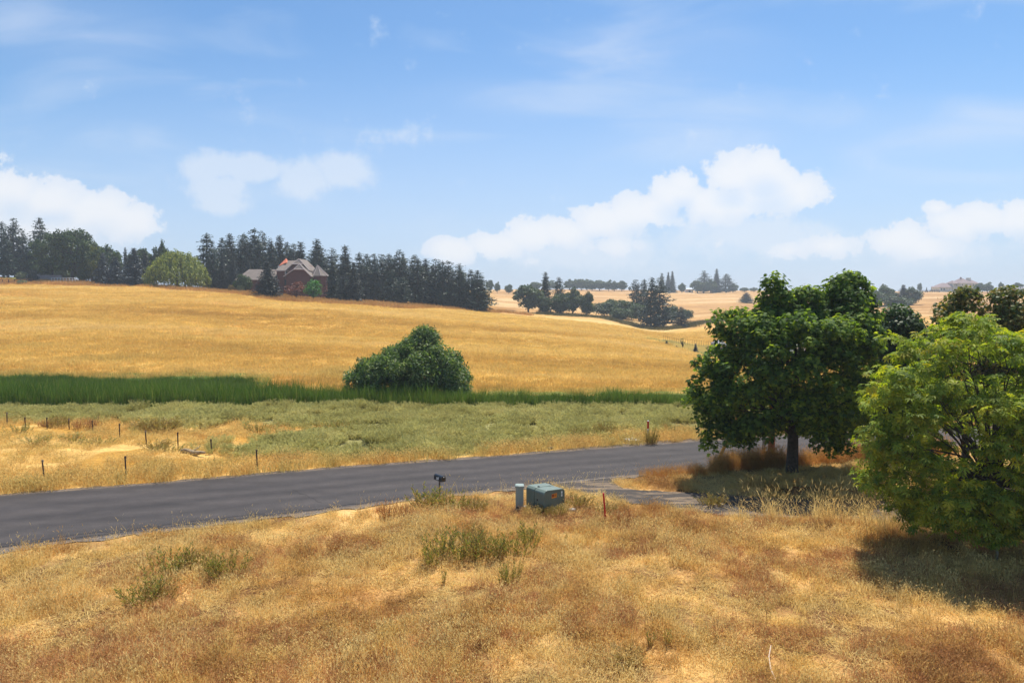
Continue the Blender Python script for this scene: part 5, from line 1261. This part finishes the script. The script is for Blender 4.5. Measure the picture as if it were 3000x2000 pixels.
# grass materials: coloured by where the plants stand (real patches) and per blade
def grassmat(name, blades, patches, wscale, trans=.3, wamt=.55, stretch=None, spec=.15):
    m, nt, N, L, b = newmat(name); k = len(blades)
    c = ramp(nt, attr(nt, 'rnd'), [((i + .5) / k, lin(*cc)) for i, cc in enumerate(blades)])
    kk = len(patches)
    w = ramp(nt, wnoise(nt, wscale, 4, .6, stretch), [(.32 + .36 * i / (kk - 1), lin(*cc)) for i, cc in enumerate(patches)])
    c = mixc(nt, wamt, c, w)
    oi = N.new('ShaderNodeObjectInfo'); c = mixc(nt, 1.0, c, ramp(nt, oi.outputs['Random'], [(0, (.82, .80, .76, 1)), (1, (1.15, 1.15, 1.12, 1))]), 'MULTIPLY')
    L.new(c, b.inputs['Base Color']); b.inputs['Roughness'].default_value = .7; b.inputs['Specular IOR Level'].default_value = spec
    t = N.new('ShaderNodeBsdfTranslucent'); L.new(c, t.inputs[0]); mx = N.new('ShaderNodeMixShader'); mx.inputs[0].default_value = trans
    L.new(b.outputs[0], mx.inputs[1]); L.new(t.outputs[0], mx.inputs[2]); L.new(mx.outputs[0], N['Material Output'].inputs['Surface'])
    return m
M_DRY = grassmat("dry_grass_blades", [(222, 190, 118), (234, 206, 138), (242, 222, 164), (194, 150, 90)], [(172, 124, 72), (218, 180, 106), (236, 212, 146), (228, 198, 122), (184, 144, 82)], .26, .46, .8)
M_VERGE = grassmat("verge_grass_blades", [(222, 192, 116), (232, 204, 134), (200, 174, 100)], [(214, 168, 98), (232, 202, 126), (194, 182, 108)], .4, .42)
M_TALL = grassmat("tall_brown_grass_blades", [(200, 148, 84), (216, 172, 104), (172, 126, 72)], [(192, 136, 74), (212, 168, 96)], .5, .42)
M_SAGE = grassmat("sage_leaves", [(186, 180, 114), (204, 198, 132), (162, 158, 96)], [(158, 150, 82), (190, 184, 114), (214, 202, 134)], .35, .42)
M_CAT = grassmat("cattail_blades", [(78, 112, 36), (104, 138, 50), (160, 178, 84), (70, 100, 32), (100, 132, 44), (186, 176, 96)], [(72, 106, 34), (112, 138, 50)], .25, .42)
M_WHEAT = grassmat("wheat_stems", [(214, 182, 108), (224, 194, 122), (202, 166, 90)], [(184, 148, 76), (212, 178, 96), (226, 198, 116), (234, 210, 144)], .07, .42, .75, (.16, 1, 1))
M_ROUGH = grassmat("rough_margin_grass", [(206, 162, 96), (180, 138, 80), (220, 178, 110)], [(176, 132, 76), (214, 168, 98)], .08, .4)
M_GREENG = grassmat("green_grass_blades", [(92, 118, 44), (116, 138, 56), (80, 104, 40)], [(86, 112, 44), (122, 136, 60)], .2)
M_WEEDG = leafmat("green_weed_leaves", [(96, 104, 44), (124, 130, 58), (152, 146, 76), (184, 152, 94)], .35)
M_WEEDB = leafmat("brown_weed_leaves", [(140, 92, 58), (172, 122, 76), (198, 148, 96)], .3)
M_WEEDO = leafmat("olive_weed_leaves", [(140, 120, 64), (164, 142, 78), (126, 122, 62)], .3)

def ground_cover():
    # --- foreground dry grass
    n = 36000; X = R.uniform(-34, 36, n); Y = R.uniform(9.5, 31, n)
    k = (Y < road_near(X) - .30 - .8 * value_noise(X * .9, X * 0, 93, 3)) & ~drive_mask(X, Y, .05) & (np.abs(X) < Y * .86 + 3)
    X, Y = X[k], Y[k]
    bare = value_noise(X * .55 + 4, Y * .7, 61, 4); up = (bare > .47) | (R.rand(len(X)) < .18)
    Z = ground_z(X, Y); n = len(X)
    hmod = .40 + 1.3 * value_noise(X * .6, Y * .6, 62, 4); s = scl(n, .8, 1.25); s[:, 2] *= hmod * np.where(up, 1.0, .55)
    pick = np.where(up, R.randint(0, 4, n), R.randint(4, 7, n))
    ms = [tm("grass_tuft", tuft_mesh(48, .24, .30, .013, .5, 1 + i, .7, i % 2 == 0, .3), M_DRY) for i in range(4)] + [tm("straw_mat", tuft_mesh(46, .30, .30, .016, 3.2, 9 + i, .9, False, .85), M_DRY) for i in range(3)]
    scatter("dry_grass", "golden tan dry grass covering the whole foreground", "grass", np.stack([X, Y, Z], 1), rots(n), s, pick, ms)
    # reddish finer patches (cheatgrass)
    M_RED_G = grassmat("reddish_grass_blades", [(196, 146, 98), (212, 166, 114), (172, 120, 82)], [(184, 132, 90), (216, 170, 116)], .5, .42)
    n = 14000; X = R.uniform(-22, 24, n); Y = R.uniform(9.5, 26, n)
    k = (value_noise(X * .33 + 1.7, Y * .42 + 3, 71, 3) > .56 - .09 * (Y < 17)) & (Y < road_near(X) - 1) & ~drive_mask(X, Y, .3); X, Y = X[k], Y[k]; n = len(X)
    scatter("reddish_grass", "reddish brown patches of fine dry grass in the foreground", "grass", np.stack([X, Y, ground_z(X, Y)], 1), rots(n), scl(n, .7, 1.1), R.randint(0, 3, n),
            [tm("red_tuft", tuft_mesh(50, .22, .28, .010, .6, 20 + i, .5, True, .2), M_RED_G) for i in range(3)])
    # scattered taller stalks in the foreground and along the near road edge
    n = 900; X = R.uniform(-24, 26, n); Y = R.uniform(10, 30, n); k = (Y < road_near(X) - .5) & ~drive_mask(X, Y, .1); X, Y = X[k], Y[k]
    xe = R.uniform(-20, 8, 120); X = np.concatenate([X, xe]); Y = np.concatenate([Y, road_near(xe) - R.uniform(.3, 1.2, 120)]); n = len(X)
    scatter("dry_stalks", "thin tall dry stalks standing above the foreground grass", "stalks", np.stack([X, Y, ground_z(X, Y)], 1), rots(n), scl(n, .7, 1.3), R.randint(0, 3, n),
            [tm("stalk", tuft_mesh(5, .12, .62, .008, .22, 30 + i, .4, True), M_DRY) for i in range(3)])
    # --- tall arching grass: verge by the maple and clumps in front of the driveway
    T = []
    for (pa, pb, wd, cnt, hA, hB) in (((1885, 1400), (2120, 1385), .7, 240, .35, .48), ((2100, 1374), (2310, 1370), 1.3, 400, .58, .85), ((2330, 1372), (2560, 1352), 1.3, 280, .6, .85), ((2560, 1350), (2800, 1335), 1.3, 160, .6, .9)):
        a = g0(*pa); b_ = g0(*pb); f = R.rand(cnt); x = a[0] + (b_[0] - a[0]) * f + R.normal(size=cnt) * .15; y = a[1] + (b_[1] - a[1]) * f + (R.rand(cnt) - .2) * wd
        y = np.minimum(y, road_near(x) - .2); T.append(np.stack([x, y, ground_z(x, y), (hA + (hB - hA) * f) * R.uniform(.8, 1.2, cnt)], 1))
    T = np.concatenate(T); n = len(T); s = np.repeat(T[:, 3:4], 3, 1) * R.uniform(.8, 1.15, (n, 1)); r_ = rots(n, .08); r_[:, 1] += -.18
    r_[:, 2] = R.uniform(-.5, .5, n)
    scatter("tall_grass", "tall brown grass along the road verge around the maple trunk", "grass", T[:, :3], r_, s, R.randint(0, 3, n), [tm("tall_tuft", tuft_mesh(34, .24, 1.0, .010, .18, 40 + i, .5, True), M_TALL) for i in range(3)])
    T = []
    for (px, py, sx, sy, cnt) in ((2260, 1535, 30, 10, 10), (2190, 1525, 40, 8, 4), (2430, 1548, 70, 12, 18), (2520, 1562, 60, 14, 22), (2600, 1582, 50, 14, 15), (2340, 1532, 70, 8, 4), (2690, 1592, 60, 12, 12)):
        for i in range(cnt):
            x, y = g0(px + R.normal() * sx * .6, py + R.normal() * sy * .6); T.append((x, y, gz(x, y)))
    T = np.array(T); n = len(T); r_ = rots(n, .1); r_[:, 1] -= .22; r_[:, 2] = R.uniform(-.4, .4, n)
    scatter("arching_grass", "arching straw-coloured grass clumps between the foreground and the driveway", "grass", T, r_, scl(n, .75, 1.15), R.randint(0, 3, n), [tm("arch_tuft", tuft_mesh(20, .16, 1.15, .009, .20, 50 + i, .7, True), M_DRY) for i in range(3)])
    # mown dry grass island between road and driveway
    n = 5200; X = R.uniform(4, 34, n); Y = R.uniform(24, 42, n); k = (Y < road_near(X) - .35) & (Y > np.interp(X, *DU) + .05); X, Y = X[k], Y[k]; n = len(X)
    scatter("mown_straw", "short pale straw on the strip between the road and the driveway", "grass", np.stack([X, Y, ground_z(X, Y)], 1), rots(n), scl(n, .8, 1.2), R.randint(0, 2, n), [tm("mown", tuft_mesh(60, .25, .12, .010, 1.2, 56 + i, .6, False, .5), M_VERGE if i else M_DRY) for i in range(2)])
    # --- beyond the road: dry verge and flat
    n = 26000; X = R.uniform(-50, 60, n); Y = R.uniform(27, 50, n); k = (Y > road_far(X) + .35) & ~sage_mask(X, Y) & (Y < 48.7) & (np.abs(X) < Y * .95); X, Y = X[k], Y[k]
    d = Y - road_far(X); strip_ = np.clip((4.5 - d) / 3, .28, 1.0); kk = (R.rand(len(X)) < .35 + .65 * strip_) & ((value_noise(X * .4, Y * .6, 64, 3) > .40) | (d < 4)); X, Y, strip_ = X[kk], Y[kk], strip_[kk]; n = len(X)
    s = scl(n, .9, 1.4); s[:, 2] *= .32 + .42 * strip_
    scatter("verge_grass", "golden dry grass across the road around the fence posts", "grass", np.stack([X, Y, ground_z(X, Y)], 1), rots(n), s, R.randint(0, 3, n), [tm("verge_tuft", tuft_mesh(46, .3, .55, .014, .3, 60 + i, .4, True), M_VERGE) for i in range(3)])
    # --- sage
    n = 34000; X = R.uniform(-52, 62, n); Y = R.uniform(33, 49.5, n); k = sage_mask(X + R.normal(size=n) * 1.2, Y + R.normal(size=n) * .7) & (Y > road_far(X) + 1.2) & (Y < 49.2) & (np.abs(X) < Y * .95) & (value_noise(X * .7, Y * .7, 66, 2) > .30); X, Y = X[k], Y[k]; n = len(X)
    sg = []
    for i in range(4):
        (V, F, r), (SV, SF) = leafy_tuft(16, .55, .55, .16, 80 + i, 14, .8, .8); sg.append(tm("sage_plant", (V, F, r), M_SAGE))
    s = scl(n, .5, .95); s[:, 2] *= .7 + .8 * value_noise(X * .3, Y * .5, 67, 3)
    scatter("sage_scrub", "grey-green sage scrub covering the flat beyond the road", "scrub", np.stack([X, Y, ground_z(X, Y)], 1), rots(n), s, R.randint(0, 4, n), sg)
    # --- cattails
    n = 16000; X = R.uniform(-58, 62, n); px = 1500 + FPX * X / 51; back = np.interp(px, [0, 700, 1000, 1500, 2050, 3000], [53.6, 53.2, 52.2, 51.0, 50.8, 50.6]); Y = 48.9 + (back - 48.9) * R.rand(n); Y += (value_noise(X * .5, X * 0, 68, 3) - .5) * .8
    hh = np.interp(px, [0, 700, 1000, 1500, 2050, 3000], [1.0, .98, .86, .70, .64, .6]) * (.62 + .6 * value_noise(X * .5, Y * .8, 69, 4)); s = scl(n, .9, 1.1); s *= (hh * R.uniform(.72, 1.12, n))[:, None]; r_ = rots(n, .07)
    scatter("cattails", "dense band of tall green cattails at the foot of the golden hill", "cattails", np.stack([X, Y, ground_z(X, Y)], 1), r_, s, R.randint(0, 4, n), [tm("cattail", tuft_mesh(16, .28, 1.75, .035, .10, 70 + i, .35), M_CAT) for i in range(4)])
    # low green grass behind the cattails, left, and thin belt right
    n = 5200; X = R.uniform(-62, -16, n); Y = R.uniform(54, 64, n); px = 1500 + FPX * X / Y; k = (Y < 60 + 3 * value_noise(X * .12, X * 0, 44, 2)) & (px < 740); X, Y = X[k], Y[k]; n = len(X)
    scatter("low_green_grass", "low green marsh grass behind the cattails on the left", "grass", np.stack([X, Y, ground_z(X, Y)], 1), rots(n), scl(n, .8, 1.3), R.randint(0, 2, n), [tm("marsh", tuft_mesh(40, .35, .5, .02, .3, 75 + i, .4), M_GREENG) for i in range(2)])
    # --- wheat on the hill
    n = 60000; t = R.rand(n); Y = 57 * (205 / 57.) ** (t ** .8); X = R.uniform(-.92, .95, n) * Y
    px = 1500 + FPX * X / Y; k = ~((Y < 63) & (px < 740)) & (Y < np.where(px < 1560, field_edge_Y(X, Y), 240)) & (R.rand(n) < np.clip((235 - Y) / 80, 0, 1) + (px < 1450)) & ~lot_mask(X, Y, .3); X, Y = X[k], Y[k]; n = len(X)
    s = scl(n, .9, 1.2, (.6, 1.1)); g = (Y / 57) ** .75; s[:, 0] *= g; s[:, 1] *= g
    scatter("wheat", "ripe golden wheat covering the rolling hill", "wheat", np.stack([X, Y, ground_z(X, Y) - .05], 1), rots(n, .05), s, R.randint(0, 3, n), [tm("wheat_patch", tuft_mesh(70, .8, .42, .03, .35, 85 + i, .4), M_WHEAT) for i in range(3)])
    # --- rough margin under the belt and beside the draw
    n = 16000; Y = R.uniform(160, 235, n); px = R.uniform(-250, 1560, n); X = (px - 1500) / FPX * Y; e = field_edge_Y(X, Y) + (value_noise(X * .2, Y * .2, 16, 3) - .5) * 8; k = (Y > e) & (Y < e + 34) & ~((px < 110) & (Y > 212)); X, Y = X[k], Y[k]; n = len(X)
    scatter("rough_grass", "rough brownish grass margin between the wheat and the pines", "grass", np.stack([X, Y, ground_z(X, Y)], 1), rots(n), scl(n, .8, 1.6), R.randint(0, 2, n), [tm("rough_tuft", tuft_mesh(40, .9, .75, .06, .4, 90 + i, .4), M_ROUGH) for i in range(2)])
    n = 1500; px = R.uniform(1580, 2300, n); Y = np.interp(px, [1560, 1750, 1900, 1980, 2150, 2400], [255, 262, 238, 236, 268, 300]) + R.normal(size=n) * 4; X = (px - 1500) / FPX * Y
    M_DRAW = grassmat("draw_grass_blades", [(110, 102, 54), (130, 118, 66), (92, 92, 48)], [(96, 92, 50), (134, 118, 66)], .05)
    scatter("draw_grass", "dull green grass along the little valley by the tall dark pine", "grass", np.stack([X, Y, ground_z(X, Y)], 1), rots(n), scl(n, .9, 1.5), R.randint(0, 2, n), [tm("draw_tuft", tuft_mesh(40, 1.1, .8, .08, .4, 95 + i, .4), M_DRAW) for i in range(2)])
ground_cover()

# ------------------------------------------------------------------ individual weeds and bushes near the road
def weeds():
    kinds = {}
    for kk, mat, args in (("green", M_WEEDG, (30, 1.25, .70, .10, 22, .6)), ("brown", M_WEEDB, (36, .8, .62, .06, 22, .7)), ("olive", M_WEEDO, (60, 1.0, .55, .07, 22, .95)), ("sprig", M_WEEDG, (7, .2, .5, .08, 14, .35)), ("stalks", M_WEEDB, (6, .15, .8, .04, 8, .3))):
        vs = []
        for i in range(2):
            (V, F, r), (SV, SF) = leafy_tuft(args[0], args[1], args[2], args[3], 200 + i * 7 + len(kinds), args[4] + 8, args[5]); a = mesh("foliage", V, F, {'rnd': r}); a.materials.append(mat); b_ = mesh("stems", SV, SF); b_.materials.append(M_WEEDB); vs.append((a, b_))
        kinds[kk] = vs
    L_ = [("green", 1265, 1490, 1.5, 1.3, "green weed below the mailbox, the left one of the pair"), ("green", 1320, 1500, 1.2, 1.2, "green weed below the mailbox, the right one of the pair"), ("olive", 1385, 1500, 1.1, 1.0, "brownish green weed between the mailbox and the utility pedestal"),
          ("brown", 1135, 1530, 1.1, 1.3, "reddish brown weed left of the weeds under the mailbox"), ("brown", 1190, 1525, .9, 1.2, "second reddish brown weed, closer to the mailbox"),
          ("green", 1275, 1645, 1.2, 1.3, "green weed at the left end of the large patch below the mailbox"), ("green", 1340, 1640, 1.5, 1.25, "dense green weed in the left part of the large patch"), ("olive", 1420, 1630, 1.5, 1.15, "olive weed in the middle of the large patch"),
          ("green", 1495, 1635, 1.2, 1.2, "green weed right of the middle of the large patch"), ("green", 1550, 1600, 1.0, 1.1, "green weed at the right end of the large patch"), ("olive", 1370, 1590, 1.3, 1.1, "brownish weed at the back of the large patch"),
          ("sprig", 1297, 1712, .9, .8, "small bright green sprig below the large weed patch"), ("green", 1490, 1710, .7, .9, "small green weed in front of the right end of the large patch"),
          ("green", 430, 1765, 1.2, 1.0, "green weed with a brown base, lowest of the left foreground group"), ("green", 500, 1690, 1.2, 1.2, "green weed in the middle of the left foreground group"), ("olive", 560, 1665, 1.1, 1.0, "brownish weed at the back of the left foreground group"),
          ("green", 665, 1685, 1.1, 1.0, "bright green weed at the right of the left foreground group"), ("green", 620, 1690, .7, .9, "small green weed beside the bright one in the left foreground group"), ("olive", 480, 1745, 1.2, .8, "olive brown low weed of the left foreground group"),
          ("brown", 975, 1625, .8, .9, "thin reddish weed alone in the middle left foreground"), ("stalks", 1860, 1570, .5, .5, "dry stalks beside the red stake"), ("brown", 1830, 1530, 1.2, .8, "reddish brown weed right of the red stake"),
          ("olive", 1590, 1512, .8, .7, "low curly weed at the near corner of the transformer box"), ("olive", 1635, 1510, .8, .7, "low curly weed below the label side of the transformer box"), ("olive", 1560, 1507, .8, .6, "low weed between the pedestal and the transformer box"), ("olive", 1690, 1480, 1.3, .8, "olive weed behind the right side of the transformer box"), ("olive", 1760, 1500, 1.2, .7, "olive brown weed left of the red stake"),
          ("sprig", 1905, 1900, .8, .8, "green sprig in the lower right foreground, left one"), ("sprig", 1955, 1893, .8, .8, "green sprig in the lower right foreground, right one"), ("stalks", 2095, 1895, .8, .9, "brown forked dry stalks in the lower right foreground"),
          ("stalks", 2245, 1810, .7, .6, "thin brown stalk in the right foreground"), ("stalks", 2365, 1830, .6, .7, "thin brown stalk farther right in the foreground"), ("sprig", 850, 1890, .4, .5, "tiny yellow-green sprig in the bottom left foreground"),
          ("sprig", 1655, 1590, .6, .6, "small green sprig between the weed patch and the red stake"), ("olive", 1825, 1925, 1.0, .4, "low olive tussock at the bottom of the foreground"),
          ("olive", 430, 1262, 2.2, 1.4, "left half of the big olive brown bush in the fenced flat"), ("olive", 480, 1260, 2.4, 1.6, "right half of the big olive brown bush in the fenced flat"), ("olive", 172, 1252, 1.5, 1.4, "olive bush between the back fence posts"), ("brown", 275, 1254, 1.3, 1.3, "brown bush at a back fence post"),
          ("brown", 232, 1256, 1.2, 1.0, "small brown bush left of the brown bush at the back fence"), ("brown", 128, 1250, 1.1, .8, "reddish low bush in the back fence row"), ("green", 215, 1292, 1.6, .6, "low green plant in the fenced flat"), ("green", 98, 1300, 1.6, .6, "low green plant at the left of the fenced flat"),
          ("green", 290, 1300, 1.4, .6, "low dark green plant left of the middle fence post"), ("olive", 460, 1315, 1.8, 1.0, "tan bush right of the fence row beside the log"), ("green", 490, 1325, 1.4, .6, "low green plant in front of the fallen log"), ("green", 55, 1268, 1.5, .7, "low green plant close to the left edge of the flat"),
          ("green", 755, 1266, 1.2, .8, "dark green plant on the dry flat left of the sage"), ("green", 965, 1268, 1.4, 1.0, "bright green plant at the edge of the sage"), ("green", 1005, 1262, 1.4, 1.0, "second bright green plant at the edge of the sage"),
          ("olive", 1908, 1302, .8, 1.9, "dense golden brown grass clump beside the red and white marker post"), ("olive", 1770, 1270, 1.6, 1.3, "brownish bush in the sage left of the marker post"), ("olive", 1690, 1282, 1.4, 1.3, "dark brownish bush at the road edge of the sage"),
          ("olive", 2085, 1480, 1.2, .9, "ochre weed at the near edge of the driveway")]
    rs = np.random.RandomState(5)
    for i, (k, px, py, sx, sz, lab) in enumerate(L_):
        x, y = gg(px, py); z = gz(x, y)
        nm = "bush" if ("bush" in lab) else "grass_clump" if "clump" in lab else "weed"; cat = {"bush": "bush", "grass_clump": "grass clump", "weed": "weed"}[nm]
        t = thing(nm, lab, cat, (x, y, z), None, rs.uniform(0, 6.28)); t.scale = (sx, sx, sz)
        a, b_ = kinds[k][i % 2]; mk("foliage", None, None, None, t, me=a); mk("stems", None, None, None, t, me=b_)
weeds()

# ------------------------------------------------------------------ haze
def haze():
    m = bpy.data.materials.new("haze_air"); m.use_nodes = True; nt = m.node_tree; nt.nodes.clear()
    o = nt.nodes.new('ShaderNodeOutputMaterial'); v = nt.nodes.new('ShaderNodeVolumePrincipled')
    v.inputs['Color'].default_value = (.88, .95, 1.0, 1); v.inputs['Density'].default_value = HAZE; v.inputs['Anisotropy'].default_value = .4
    nt.links.new(v.outputs[0], o.inputs['Volume'])
    V = []; F = []; box(V, F, -3400, 3400, -70, 2700, -8, 46)
    tag(mk("haze", V, F, m), "thin bluish summer haze over the valley", "haze", kind='stuff')
HAZE = 0.00042
if HAZE: haze()
